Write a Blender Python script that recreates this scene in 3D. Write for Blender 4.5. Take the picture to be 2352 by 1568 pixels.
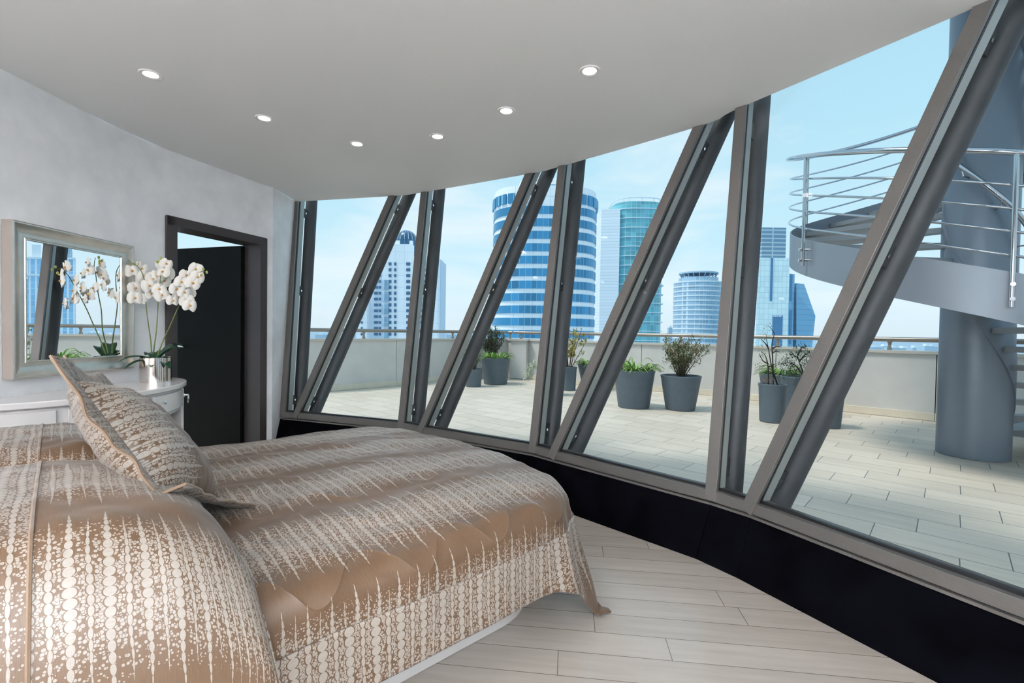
import bpy, bmesh, math, random
from math import sin, cos, pi, sqrt, atan2, radians
from mathutils import Vector, Matrix, noise

S = bpy.context.scene
for o in list(bpy.data.objects): bpy.data.objects.remove(o)
COL = S.collection

# ------------------------------------------------------------------ camera
F, PITCH, ROLL, EYE = 1110.0, -0.0215, 0.0157, 1.2
cd = bpy.data.cameras.new('camera'); cam = bpy.data.objects.new('camera', cd); COL.objects.link(cam)
cd.sensor_width = 36; cd.lens = F/2352*36; cd.clip_start = 0.05; cd.clip_end = 20000
cam.matrix_world = (Matrix.Translation((0, 0, EYE)) @ Matrix.Rotation(pi/2+PITCH, 4, 'X') @ Matrix.Rotation(ROLL, 4, 'Z'))
S.camera = cam
# ------------------------------------------------------------------ view
S.view_settings.view_transform = 'Standard'; S.view_settings.look = 'None'
S.view_settings.gamma = 1; S.view_settings.use_curve_mapping = False
S.view_settings.exposure = 0.16
# ------------------------------------------------------------------ sky
W = bpy.data.worlds.new('sky'); S.world = W; W.use_nodes = True
nt = W.node_tree; nt.nodes.clear()
wo = nt.nodes.new('ShaderNodeOutputWorld'); bg = nt.nodes.new('ShaderNodeBackground')
tc = nt.nodes.new('ShaderNodeTexCoord'); sx = nt.nodes.new('ShaderNodeSeparateXYZ')
rp = nt.nodes.new('ShaderNodeValToRGB')
nt.links.new(tc.outputs['Generated'], sx.inputs[0]); nt.links.new(sx.outputs[2], rp.inputs[0])
els = rp.color_ramp.elements
els[0].position = 0.0; els[0].color = (.66, .79, .87, 1)
els[1].position = 1.0; els[1].color = (.30, .52, .74, 1)
for p, c in ((.06, (.68, .84, .93, 1)), (.16, (.54, .79, .91, 1)), (.34, (.45, .73, .88, 1)), (.6, (.38, .65, .83, 1))):
    e = els.new(p); e.color = c
mp = nt.nodes.new('ShaderNodeMapping'); mp.inputs['Scale'].default_value = (1.0, 1.0, 3.6)
nz = nt.nodes.new('ShaderNodeTexNoise'); nz.inputs['Scale'].default_value = 2.1; nz.inputs['Detail'].default_value = 9
nz.inputs['Roughness'].default_value = .56; nz.inputs['Distortion'].default_value = .35
cr = nt.nodes.new('ShaderNodeValToRGB'); cr.color_ramp.elements[0].position = .47; cr.color_ramp.elements[1].position = .72
cr.color_ramp.elements[1].color = (.85, .85, .85, 1)
mx = nt.nodes.new('ShaderNodeMix'); mx.data_type = 'RGBA'; mx.inputs[7].default_value = (.86, .90, .93, 1)
nt.links.new(tc.outputs['Generated'], mp.inputs[0]); nt.links.new(mp.outputs[0], nz.inputs['Vector'])
nt.links.new(nz.outputs[0], cr.inputs[0]); nt.links.new(cr.outputs[0], mx.inputs[0])
nt.links.new(rp.outputs[0], mx.inputs[6]); nt.links.new(mx.outputs[2], bg.inputs[0])
bg.inputs[1].default_value = 1.0
nt.links.new(bg.outputs[0], wo.inputs[0])
# ------------------------------------------------------------------ sun
sl = bpy.data.lights.new('sun', 'SUN'); sl.energy = 2.1; sl.angle = radians(14); sl.color = (1, .95, .88)
so = bpy.data.objects.new('sun', sl); COL.objects.link(so)
SUN_FROM = Vector((-.50, -.10, .86)).normalized()
so.rotation_euler = SUN_FROM.to_track_quat('Z', 'Y').to_euler()
LAMP_W = 6.5        # each recessed ceiling lamp
FILL_LIGHT_W = 320.0    # each added fill light behind the camera

# ------------------------------------------------------------------ camera model: pixel (2352x1568) -> point in the room
def ray(x, y):
    X = x-1176; Y = 784-y; c, s = cos(ROLL), sin(ROLL)
    X2 = c*X-s*Y; Y2 = s*X+c*Y; cp, sp = cos(PITCH), sin(PITCH)
    return Vector((X2, F*cp-Y2*sp, F*sp+Y2*cp))
def atz(x, y, z):
    d = ray(x, y); return d*((z-EYE)/d.z)+Vector((0, 0, EYE))
def aty(x, y, Y):
    d = ray(x, y); return d*(Y/d.y)+Vector((0, 0, EYE))

# ------------------------------------------------------------------ helpers
def lin(c):
    return tuple(((v/255)/12.92 if v/255 <= .04045 else ((v/255+.055)/1.055)**2.4) for v in c)
MATS = {}
def mat(name, col=(.5, .5, .5), rough=.5, metal=0., spec=.5, emit=None, es=1., noise_=None, bump=None, coat=0., sheen=0., trans=0.):
    m = bpy.data.materials.new(name); m.use_nodes = True; n = m.node_tree
    b = n.nodes['Principled BSDF']
    b.inputs['Base Color'].default_value = (*col, 1); b.inputs['Roughness'].default_value = rough
    b.inputs['Metallic'].default_value = metal; b.inputs['Specular IOR Level'].default_value = spec
    b.inputs['Coat Weight'].default_value = coat; b.inputs['Sheen Weight'].default_value = sheen
    if emit: b.inputs['Emission Color'].default_value = (*emit, 1); b.inputs['Emission Strength'].default_value = es
    t = n.nodes.new('ShaderNodeTexCoord')
    if noise_:   # (scale, amount, detail)
        q = n.nodes.new('ShaderNodeTexNoise'); q.inputs['Scale'].default_value = noise_[0]; q.inputs['Detail'].default_value = noise_[2]
        mpp = n.nodes.new('ShaderNodeMapping'); n.links.new(t.outputs['Object'], mpp.inputs[0]); n.links.new(mpp.outputs[0], q.inputs['Vector'])
        if len(noise_) > 3: mpp.inputs['Scale'].default_value = noise_[3]
        r = n.nodes.new('ShaderNodeMapRange'); r.inputs[1].default_value = .3; r.inputs[2].default_value = .7
        r.inputs[3].default_value = 1-noise_[1]; r.inputs[4].default_value = 1+noise_[1]
        n.links.new(q.outputs[0], r.inputs[0])
        v = n.nodes.new('ShaderNodeVectorMath'); v.operation = 'SCALE'; v.inputs[0].default_value = col
        n.links.new(r.outputs[0], v.inputs['Scale']); n.links.new(v.outputs[0], b.inputs['Base Color'])
    if bump:
        q = n.nodes.new('ShaderNodeTexNoise'); q.inputs['Scale'].default_value = bump[0]; q.inputs['Detail'].default_value = 6
        n.links.new(t.outputs['Object'], q.inputs['Vector'])
        bp = n.nodes.new('ShaderNodeBump'); bp.inputs['Strength'].default_value = bump[1]; bp.inputs['Distance'].default_value = bump[2]
        n.links.new(q.outputs[0], bp.inputs['Height']); n.links.new(bp.outputs[0], b.inputs['Normal'])
    MATS[name] = m
    return m

class NG:
    """tiny maths helper for shader trees"""
    def __init__(s, m): s.n = m.node_tree
    def m(s, op, a, b=None, c=None, clamp=False):
        x = s.n.nodes.new('ShaderNodeMath'); x.operation = op; x.use_clamp = clamp
        for i, v in enumerate((a, b, c)):
            if v is None: continue
            if isinstance(v, (int, float)): x.inputs[i].default_value = v
            else: s.n.links.new(v, x.inputs[i])
        return x.outputs[0]
    def mix(s, f, a, b):
        x = s.n.nodes.new('ShaderNodeMix'); x.data_type = 'RGBA'
        for i, v in ((0, f), (6, a), (7, b)):
            if isinstance(v, (int, float)): x.inputs[i].default_value = v
            elif isinstance(v, tuple): x.inputs[i].default_value = (*v, 1)
            else: s.n.links.new(v, x.inputs[i])
        return x.outputs[2]
    def node(s, t): return s.n.nodes.new(t)
    def link(s, a, b): s.n.links.new(a, b)
    def sep(s, v):
        x = s.n.nodes.new('ShaderNodeSeparateXYZ'); s.n.links.new(v, x.inputs[0]); return x.outputs
    def comb(s, x, y, z=0):
        q = s.n.nodes.new('ShaderNodeCombineXYZ')
        for i, v in enumerate((x, y, z)):
            if isinstance(v, (int, float)): q.inputs[i].default_value = v
            else: s.n.links.new(v, q.inputs[i])
        return q.outputs[0]

class MB:
    """collects geometry and links it as ONE mesh object"""
    def __init__(s): s.v = []; s.f = []; s.uv = None; s.mi = []
    def add(s, vs, fs):
        k = len(s.v); s.v += [Vector(v) for v in vs]; s.f += [tuple(i+k for i in f) for f in fs]
    def box(s, c, size, R=None):
        c = Vector(c); h = Vector(size)/2
        vs = [Vector((x*h.x, y*h.y, z*h.z)) for x in (-1, 1) for y in (-1, 1) for z in (-1, 1)]
        if R is not None: vs = [R @ v for v in vs]
        s.add([v+c for v in vs], [(0, 1, 3, 2), (4, 6, 7, 5), (0, 4, 5, 1), (2, 3, 7, 6), (0, 2, 6, 4), (1, 5, 7, 3)])
    def hexa(s, p):   # 8 points: bottom ring 0-3, top ring 4-7
        s.add(p, [(3, 2, 1, 0), (4, 5, 6, 7), (0, 1, 5, 4), (1, 2, 6, 5), (2, 3, 7, 6), (3, 0, 4, 7)])
    def bar(s, a, b, side, out, w0, w1, d0, d1):
        """bar from a to b; cross-section spans w0..w1 along side, d0..d1 along out"""
        a = Vector(a); b = Vector(b); q = [(w0, d0), (w1, d0), (w1, d1), (w0, d1)]
        s.hexa([a+side*x+out*y for x, y in q]+[b+side*x+out*y for x, y in q])
    def prism(s, poly, z0, z1):
        n = len(poly); k = [(x, y, z0) for x, y in poly]+[(x, y, z1) for x, y in poly]
        s.add(k, [tuple(range(n-1, -1, -1)), tuple(range(n, 2*n))]+[(i, (i+1) % n, n+(i+1) % n, n+i) for i in range(n)])
    def tube(s, pts, r, n=12, caps=True, closed=False):
        pts = [Vector(p) for p in pts]; rings = []; up = None; N = len(pts)
        for i, p in enumerate(pts):
            if closed: t = pts[(i+1) % N]-pts[i-1]
            else: t = (pts[min(i+1, N-1)]-pts[max(i-1, 0)])
            t.normalize()
            if up is None:
                up = Vector((0, 0, 1)) if abs(t.z) < .9 else Vector((1, 0, 0))
            a = (up-t*up.dot(t))
            if a.length < 1e-6: a = t.orthogonal()
            a.normalize(); up = a; b = t.cross(a)
            rr = r[i] if isinstance(r, (list, tuple)) else r
            rings.append([p+(a*cos(2*pi*j/n)+b*sin(2*pi*j/n))*rr for j in range(n)])
        vs = [v for R in rings for v in R]; fs = []
        M = N if closed else N-1
        for i in range(M):
            for j in range(n):
                k = (i+1) % N
                fs.append((i*n+j, i*n+(j+1) % n, k*n+(j+1) % n, k*n+j))
        if caps and not closed: fs += [tuple(range(n-1, -1, -1)), tuple(range((N-1)*n, N*n))]
        s.add(vs, fs)
    def lathe(s, prof, n=32, c=(0, 0, 0), sx_=1, sy_=1):
        c = Vector(c); vs = []; fs = []
        for r, z in prof:
            vs += [c+Vector((r*cos(2*pi*j/n)*sx_, r*sin(2*pi*j/n)*sy_, z)) for j in range(n)]
        for i in range(len(prof)-1):
            for j in range(n):
                fs.append((i*n+j, i*n+(j+1) % n, (i+1)*n+(j+1) % n, (i+1)*n+j))
        if prof[0][0] > 1e-4: fs.append(tuple(range(n-1, -1, -1)))
        if prof[-1][0] > 1e-4: fs.append(tuple(range((len(prof)-1)*n, len(prof)*n)))
        s.add(vs, fs)
    def grid(s, fn, nu, nv, uvfn=None, wrapu=False):
        k = len(s.v)
        for i in range(nu+1):
            for j in range(nv+1): s.v.append(Vector(fn(i/nu, j/nv)))
        if s.uv is None: s.uv = {}
        for i in range(nu):
            for j in range(nv):
                f = (k+i*(nv+1)+j, k+(i+1)*(nv+1)+j, k+(i+1)*(nv+1)+j+1, k+i*(nv+1)+j+1)
                if uvfn: s.uv[len(s.f)] = [uvfn(a/nu, b/nv) for a, b in ((i, j), (i+1, j), (i+1, j+1), (i, j+1))]
                s.f.append(f)
    def build(s, name, m, parent=None, smooth=False, origin=None, bevel=0, angle=35, flip=False):
        me = bpy.data.meshes.new(name)
        o = bpy.data.objects.new(name, me); COL.objects.link(o)
        if parent is not None:
            o.parent = parent; base = wloc(parent)
            if origin is None: origin = base
        if origin is None: origin = Vector((0, 0, 0))
        origin = Vector(origin)
        me.from_pydata([v-origin for v in s.v], [], s.f)
        if s.uv:
            ul = me.uv_layers.new(name='UVMap')
            for p in me.polygons:
                if p.index in s.uv:
                    for li, q in zip(p.loop_indices, s.uv[p.index]): ul.data[li].uv = q
        b = bmesh.new(); b.from_mesh(me)
        if not s.uv: bmesh.ops.recalc_face_normals(b, faces=b.faces)
        b.to_mesh(me); b.free()
        if parent is not None: o.location = origin-wloc(parent)
        else: o.location = origin
        WL[o.name] = origin.copy()
        me.materials.append(m)
        if smooth:
            me.shade_smooth() if hasattr(me, 'shade_smooth') else None
            for p in me.polygons: p.use_smooth = True
            if angle < 180:
                try: me.set_sharp_from_angle(angle=radians(angle))
                except Exception: pass
        if bevel:
            bv = o.modifiers.new('bevel', 'BEVEL'); bv.width = bevel; bv.segments = 2; bv.limit_method = 'ANGLE'
        return o
WL = {}
def wloc(o): return WL[o.name]
def thing(name, label, cat, loc=(0, 0, 0), group=None):
    o = bpy.data.objects.new(name, None); COL.objects.link(o); o.location = loc; o.empty_display_size = .1
    WL[o.name] = Vector(loc)
    o['label'] = label; o['category'] = cat
    if group: o['group'] = group
    return o
def tag(o, label, cat, group=None, kind=None):
    o['label'] = label; o['category'] = cat
    if group: o['group'] = group
    if kind: o['kind'] = kind
    return o
def struct(o, label=None, cat=None):
    o['kind'] = 'structure'
    if label: o['label'] = label
    if cat: o['category'] = cat
    return o
def smoothpoly(pts, sub=8):
    out = []; P = [Vector(p) for p in pts]
    for i in range(len(P)-1):
        p0 = P[max(i-1, 0)]; p1 = P[i]; p2 = P[i+1]; p3 = P[min(i+2, len(P)-1)]
        for k in range(sub):
            t = k/sub
            out.append(.5*((2*p1)+(p2-p0)*t+(2*p0-5*p1+4*p2-p3)*t*t+(3*p1-p0-3*p2+p3)*t**3))
    out.append(P[-1]); return out

# ------------------------------------------------------------------ materials
M_plaster = mat('pearl_plaster', lin((240, 240, 242)), .42, 0, .5, noise_=(5, .075, 12), bump=(9, .25, .01), coat=.1)
M_ceil = mat('ceiling_paint', lin((238, 237, 236)), .7)
M_white = mat('white_lacquer', lin((226, 222, 220)), .22, 0, .5, coat=.3)
M_bronze = mat('bronze_aluminium', lin((102, 99, 96)), .42, .4, noise_=(90, .04, 3))
M_gasket = mat('black_gasket', (.008, .008, .01), .45)
M_fin = mat('grey_aluminium', lin((158, 162, 160)), .4, .3)
M_steel = mat('painted_steel_tube', lin((56, 59, 63)), .55, .1, noise_=(160, .06, 2), bump=(300, .1, .001))
M_black = mat('black_velvet_panel', (.0012, .0012, .0022), .9, spec=.02, noise_=(7, .6, 6))
M_blackdoor = mat('black_lacquer', (.0032, .0032, .0032), .55, spec=.10, noise_=(3, .2, 3))
M_doorframe = mat('dark_umber_frame', lin((52, 46, 46)), .4)
M_silver = mat('silver_leaf', lin((202, 198, 190)), .30, .85, noise_=(14, .07, 8), bump=(40, .12, .002))
M_silverside = mat('champagne_side', lin((168, 156, 148)), .45, .3)
M_mirror = mat('mirror_glass', (.93, .95, .96), .0, 1.)
M_chrome = mat('polished_chrome', (.78, .79, .80), .07, 1.)
M_stairchrome = mat('stair_polished_tube', (.50, .52, .55), .12, 1.)  # darker chrome: dark reflections of the surroundings are put into its colour
M_hammer = mat('hammered_silver', (.70, .64, .60), .10, 1., bump=(45, .12, .0015))
M_stair = mat('grey_stair_paint', lin((134, 142, 152)), .36, .35)
M_column = mat('grey_column_paint', lin((114, 125, 138)), .38, .3)
M_tread = mat('stair_tread_paint', lin((128, 134, 140)), .5, .1)
M_pot = mat('slate_planter', lin((84, 98, 108)), .5, 0, noise_=(12, .06, 4))
M_soil = mat('dark_soil', (.03, .024, .018), .9, noise_=(60, .5, 6))
M_bark = mat('bark', lin((92, 78, 66)), .8, noise_=(30, .2, 5))
M_darkbark = mat('dark_bark', lin((48, 38, 36)), .8)
M_strap = mat('strappy_leaf', lin((140, 176, 92)), .45, noise_=(8, .25, 3))
M_bushleaf = mat('bush_leaf', lin((112, 122, 82)), .55, noise_=(6, .4, 3))
M_darkleaf = mat('dark_leaf', lin((70, 88, 66)), .5, noise_=(7, .35, 3))
M_featherleaf = mat('feathery_leaf', lin((120, 134, 104)), .6, noise_=(7, .3, 3))
M_yellowleaf = mat('yellow_green_leaf', lin((176, 166, 84)), .5, noise_=(7, .25, 3))
M_varleaf = mat('variegated_leaf', lin((192, 200, 176)), .5, noise_=(9, .25, 3))
M_russetleaf = mat('russet_leaf', lin((150, 112, 84)), .55, noise_=(9, .2, 3))
M_orchleaf = mat('orchid_leaf', lin((26, 66, 40)), .25, noise_=(10, .2, 3))
M_stem = mat('orchid_stem', lin((92, 104, 48)), .5)
M_petal = mat('orchid_petal', lin((240, 236, 228)), .5, sheen=.2)
M_lip = mat('orchid_lip', lin((200, 150, 84)), .5)
M_bud = mat('orchid_bud', lin((150, 158, 84)), .5)
M_parapet = mat('parapet_stone', lin((206, 204, 200)), .65, noise_=(2.5, .05, 8))
M_parapetcap = mat('parapet_cap', lin((196, 192, 184)), .6)
M_kerb = mat('kerb_stone', lin((218, 208, 190)), .6, noise_=(6, .05, 5))
M_rail = mat('rail_bronze_metal', lin((150, 142, 134)), .32, .7)
M_lampring = mat('lamp_ring', lin((225, 222, 220)), .4)
M_lampface = mat('lamp_face', (1, 1, 1), .5, emit=(1, .90, .86), es=12)
M_joint = mat('dark_joint', (.03, .03, .035), .8)

def glass_mat(name, tint, fres=.5):
    m = bpy.data.materials.new(name); m.use_nodes = True; n = m.node_tree; n.nodes.clear()
    out = n.nodes.new('ShaderNodeOutputMaterial'); tr = n.nodes.new('ShaderNodeBsdfTransparent'); tr.inputs[0].default_value = (*tint, 1)
    gl = n.nodes.new('ShaderNodeBsdfGlossy'); gl.inputs['Roughness'].default_value = 0.0
    fr = n.nodes.new('ShaderNodeFresnel'); fr.inputs[0].default_value = 1.45
    mu = n.nodes.new('ShaderNodeMath'); mu.operation = 'MULTIPLY'; mu.inputs[1].default_value = fres
    mxs = n.nodes.new('ShaderNodeMixShader')
    n.links.new(fr.outputs[0], mu.inputs[0]); n.links.new(mu.outputs[0], mxs.inputs[0]); n.links.new(tr.outputs[0], mxs.inputs[1])
    n.links.new(gl.outputs[0], mxs.inputs[2]); n.links.new(mxs.outputs[0], out.inputs[0])
    return m
M_glass = glass_mat('window_glass', (.97, .985, .98), .10)

def plank_mat(name, ang, L, Wd, st, off, cols, grout, gw, rough, streak, jit=.0, bumpd=0.0):
    """running planks/tiles: long axis at angle, staggered by st per row"""
    m = bpy.data.materials.new(name); m.use_nodes = True; g = NG(m); b = m.node_tree.nodes['Principled BSDF']
    t = g.node('ShaderNodeTexCoord'); p = g.sep(t.outputs['Object'])
    ca, sa = cos(ang), sin(ang)
    u = g.m('ADD', g.m('MULTIPLY', p[0], ca), g.m('ADD', g.m('MULTIPLY', p[1], -sa), -off[0]))
    v = g.m('ADD', g.m('MULTIPLY', p[0], sa), g.m('ADD', g.m('MULTIPLY', p[1], ca), -off[1]))
    vr = g.m('DIVIDE', v, Wd); row = g.m('FLOOR', vr)
    wn = g.node('ShaderNodeTexWhiteNoise'); wn.noise_dimensions = '1D'; g.link(row, wn.inputs['W'])
    us = g.m('ADD', g.m('DIVIDE', u, L), g.m('ADD', g.m('MULTIPLY', row, st/L), g.m('MULTIPLY', wn.outputs[0], jit)))
    colr = g.m('FLOOR', us)
    fu = g.m('MULTIPLY', g.m('SUBTRACT', .5, g.m('ABSOLUTE', g.m('SUBTRACT', g.m('FRACT', us), .5))), L)
    fv = g.m('MULTIPLY', g.m('SUBTRACT', .5, g.m('ABSOLUTE', g.m('SUBTRACT', g.m('FRACT', vr), .5))), Wd)
    d = g.m('MINIMUM', fu, fv)
    gm = g.m('LESS_THAN', d, gw)
    w2 = g.node('ShaderNodeTexWhiteNoise'); w2.noise_dimensions = '2D'; g.link(g.comb(colr, row), w2.inputs['Vector'])
    nzz = g.node('ShaderNodeTexNoise'); nzz.inputs['Scale'].default_value = 1; nzz.inputs['Detail'].default_value = 7
    nzz.inputs['Roughness'].default_value = .62
    g.link(g.comb(g.m('MULTIPLY', u, streak[0]), g.m('MULTIPLY', v, streak[1]), g.m('MULTIPLY', w2.outputs[0], 30)), nzz.inputs['Vector'])
    f = g.m('ADD', g.m('MULTIPLY', nzz.outputs[0], .75), g.m('MULTIPLY', w2.outputs[0], .25))
    f = g.m('MULTIPLY', g.m('SUBTRACT', f, .25), 2.0, clamp=True)
    c = g.mix(f, cols[0], cols[1]); c = g.mix(gm, c, grout)
    g.link(c, b.inputs['Base Color']); b.inputs['Roughness'].default_value = rough
    g.link(g.m('ADD', rough+.03, g.m('MULTIPLY', nzz.outputs[0], .03)), b.inputs['Roughness'])
    bp = g.node('ShaderNodeBump'); bp.inputs['Strength'].default_value = .5; bp.inputs['Distance'].default_value = .002
    g.link(g.m('SUBTRACT', g.m('MULTIPLY', nzz.outputs[0], bumpd), gm), bp.inputs['Height']); g.link(bp.outputs[0], b.inputs['Normal'])
    return m
M_terrace = plank_mat('terrace_tile', .7365, .61, .298, -.207, (.232, .05), (lin((200, 188, 172)), lin((228, 216, 199))),
                      lin((105, 105, 104)), .0028, .5, (2.2, 22))
M_plank = plank_mat('pale_oak_plank', .116, 1.75, .1325, .61, (.42, .084), (lin((160, 151, 143)), lin((180, 171, 163))),
                    lin((104, 92, 84)), .0014, .20, (2.5, 30), jit=.6, bumpd=.03)
M_plank.node_tree.nodes['Principled BSDF'].inputs['Coat Weight'].default_value = .25
M_plank.node_tree.nodes['Principled BSDF'].inputs['Coat Roughness'].default_value = .12

def fabric_mat(name, band=.46, phase=0., c=.031, cover=.80, brown=lin((89, 66, 45)), white=lin((164, 155, 146)), flip=False, quilt=True):
    """satin with embroidered bead chains: u runs along the chains' row, v along each chain (metres)"""
    m = bpy.data.materials.new(name); m.use_nodes = True; g = NG(m); b = m.node_tree.nodes['Principled BSDF']
    uvn = g.node('ShaderNodeUVMap'); p = g.sep(uvn.outputs[0])
    u, v = (p[1], p[0]) if flip else (p[0], p[1])
    nw = g.node('ShaderNodeTexNoise'); nw.inputs['Scale'].default_value = 5; g.link(uvn.outputs[0], nw.inputs['Vector'])
    u = g.m('ADD', u, g.m('MULTIPLY', nw.outputs[0], .02))
    ui = g.m('DIVIDE', u, c); col = g.m('FLOOR', ui)
    wn = g.node('ShaderNodeTexWhiteNoise'); wn.noise_dimensions = '1D'; g.link(col, wn.inputs['W'])
    par = g.m('MULTIPLY', g.m('FRACT', g.m('MULTIPLY', col, .5)), 2)      # 0 / 1 alternate columns
    dd = g.m('MULTIPLY', g.m('ABSOLUTE', g.m('SUBTRACT', g.m('FRACT', g.m('ADD', g.m('DIVIDE', v, band), phase)), .5)), 2)
    d = g.m('ADD', dd, g.m('ADD', g.m('MULTIPLY', g.m('SUBTRACT', wn.outputs[0], .5), .16), g.m('MULTIPLY', par, .13)))
    w = g.m('SUBTRACT', 1, g.m('DIVIDE', d, cover), clamp=True)          # 1 centre .. 0 tip
    xa = g.m('MULTIPLY', g.m('ABSOLUTE', g.m('SUBTRACT', g.m('FRACT', ui), .5)), 2)
    s = c*.68
    qf = g.m('SUBTRACT', g.m('MULTIPLY', g.m('FRACT', g.m('DIVIDE', g.m('ADD', v, g.m('MULTIPLY', wn.outputs[0], .3)), s)), 2), 1)
    sc = g.m('SQRT', g.m('MAXIMUM', .004, g.m('SUBTRACT', 1, g.m('MULTIPLY', qf, qf))))
    rad = g.m('MULTIPLY', g.m('MULTIPLY', g.m('POWER', w, .8), g.m('SUBTRACT', .74, g.m('MULTIPLY', par, .28))), sc)
    chain = g.m('MULTIPLY', g.m('LESS_THAN', xa, rad), g.m('GREATER_THAN', w, .015))
    ring = g.m('LESS_THAN', xa, g.m('ADD', rad, g.m('MULTIPLY', w, .20)))
    vo = g.node('ShaderNodeTexVoronoi'); vo.feature = 'DISTANCE_TO_EDGE'; vo.inputs['Scale'].default_value = 150
    g.link(uvn.outputs[0], vo.inputs['Vector'])
    v1 = g.node('ShaderNodeTexVoronoi'); v1.inputs['Scale'].default_value = 150
    g.link(uvn.outputs[0], v1.inputs['Vector'])
    for vv in (vo, v1): vv.inputs['Randomness'].default_value = .8
    rdot = g.m('MAXIMUM', g.m('MULTIPLY', g.m('SUBTRACT', 1, g.m('DIVIDE', dd, cover*.86)), .95), 0)
    rdot = g.m('MULTIPLY', g.m('POWER', rdot, .42), .70)
    dots = g.m('MULTIPLY', g.m('LESS_THAN', v1.outputs['Distance'], rdot), g.m('GREATER_THAN', vo.outputs[0], .05))
    dots = g.m('MULTIPLY', dots, g.m('SUBTRACT', 1, ring))
    msk = g.m('MAXIMUM', chain, dots)
    th = g.node('ShaderNodeTexNoise'); th.inputs['Scale'].default_value = 1; th.inputs['Detail'].default_value = 4
    g.link(g.comb(g.m('MULTIPLY', u, 900), g.m('MULTIPLY', v, 30)), th.inputs['Vector'])
    th2 = g.node('ShaderNodeTexNoise'); th2.inputs['Scale'].default_value = 1; th2.inputs['Detail'].default_value = 3
    g.link(g.comb(g.m('MULTIPLY', u, 60), g.m('MULTIPLY', v, 700), g.m('MULTIPLY', col, 3.7)), th2.inputs['Vector'])
    bc = g.mix(g.m('MULTIPLY', g.m('SUBTRACT', th.outputs[0], .3), 2.2, clamp=True), tuple(x*.72 for x in brown), tuple(min(1, x*1.25) for x in brown))
    wc = g.mix(g.m('MULTIPLY', g.m('SUBTRACT', th2.outputs[0], .3), 2.2, clamp=True), tuple(x*.74 for x in white), white)
    g.link(g.mix(msk, bc, wc), b.inputs['Base Color'])
    g.link(g.m('SUBTRACT', .44, g.m('MULTIPLY', msk, .05)), b.inputs['Roughness'])
    b.inputs['Specular IOR Level'].default_value = .6
    b.inputs['Sheen Weight'].default_value = .12; b.inputs['Sheen Roughness'].default_value = .4
    # quilting stitches: soft sine waves
    hs = g.m('ADD', g.m('MULTIPLY', msk, .0009), g.m('MULTIPLY', th.outputs[0], .0003))
    if quilt:
        wv = g.m('ABSOLUTE', g.m('SINE', g.m('ADD', g.m('MULTIPLY', v, pi/.26), g.m('MULTIPLY', g.m('SINE', g.m('MULTIPLY', u, 2*pi/.30)), .9))))
        hs = g.m('ADD', hs, g.m('MULTIPLY', g.m('POWER', wv, .45), .006))
    bp = g.node('ShaderNodeBump'); bp.inputs['Strength'].default_value = .9; bp.inputs['Distance'].default_value = 1.0
    g.link(hs, bp.inputs['Height']); g.link(bp.outputs[0], b.inputs['Normal'])
    return m
M_fab = fabric_mat('embroidered_satin', band=.44, phase=.045, cover=.88)
M_fab_side = fabric_mat('embroidered_satin_drop', band=.72, phase=.214, cover=.95, c=.036, quilt=False)
M_fab_pil = fabric_mat('embroidered_satin_pillow', c=.028, band=.50, phase=.5, cover=.84, quilt=False)
M_fab_band = fabric_mat('embroidered_satin_band', band=1.5, phase=.5, cover=1.1, c=.036, quilt=False)
M_fab_cush = fabric_mat('embroidered_satin_cushion', band=.42, phase=.35, cover=.8, c=.026, quilt=False)
M_fab_flange = fabric_mat('embroidered_satin_flange', band=1.2, phase=.6, cover=.9, c=.03, brown=lin((88, 66, 49)), quilt=False)
M_plain = mat('plain_taupe_satin', lin((112, 90, 70)), .45, sheen=.3, noise_=(120, .08, 3))

# ================================================================== SETTING
ZC, ZS = 2.55, .35
member_px = [  # (kind, ceiling pixel, sill pixel)
    ('steep', (680, 463), (650, 945)), ('slant', (900, 450), (683, 947)),
    ('steep', (974, 441), (922, 970)), ('slant', (1215, 399), (970, 980)),
    ('steep', (1291, 381), (1225, 1022)), ('slant', (1605, 290), (1274, 1035)),
    ('steep', (1703, 246), (1635, 1125)), ('slant', (2262, 8), (1726, 1152))]
MEM = [(k, atz(*t, ZC), atz(*b, ZS)) for k, t, b in member_px]
far = atz(2352, 1376, ZS); b7 = MEM[7][2]; b8 = b7+(far-b7).normalized()*1.24
MEM += [('steep', b8+Vector((.33, .19, ZC-ZS)), b8), ('slant', b8+Vector((.42, -.72, ZC-ZS)), b8+Vector((.05, -.14, 0))),
        ('steep', Vector((2.33, -.25, ZC)), Vector((1.95, -.20, ZS))), ('slant', Vector((2.25, -1.15, ZC)), Vector((1.95, -.38, ZS))),
        ('steep', Vector((2.05, -1.60, ZC)), Vector((1.70, -1.50, ZS)))]
bot = [m[2] for m in MEM]; top = [m[1] for m in MEM]
floorline = [Vector((-2.36, 4.72, 0))]+[Vector(v) for v in ((-1.90, 4.62, 0), (-1.0, 4.22, 0), (-.70, 4.06, 0), (.165, 3.45, 0), (.33, 3.30, 0))] + \
            [atz(1590, 1280, 0), atz(1692, 1327, 0), atz(1981, 1477, 0), atz(2100, 1540, 0), Vector((1.60, 1.05, 0)), Vector((1.62, -.4, 0)), Vector((1.48, -1.45, 0))]
# wall on the left: straight, then curving, door chord, corner
WX = -2.737
wl = [Vector((WX, -2.6, 0)), Vector((WX, 3.05, 0)), Vector((-2.722, 3.38, 0)), Vector((-2.673, 3.726, 0))]
dA = Vector((-2.673, 3.726, 0)); dB = Vector((-2.372, 4.641, 0)); corner = Vector((-2.329, 4.693, 0))

poly = [(WX, -2.6), (WX, 3.05), (-2.722, 3.38), (-2.673, 3.726), (-2.372, 4.641), (-2.329, 4.693)]
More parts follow.
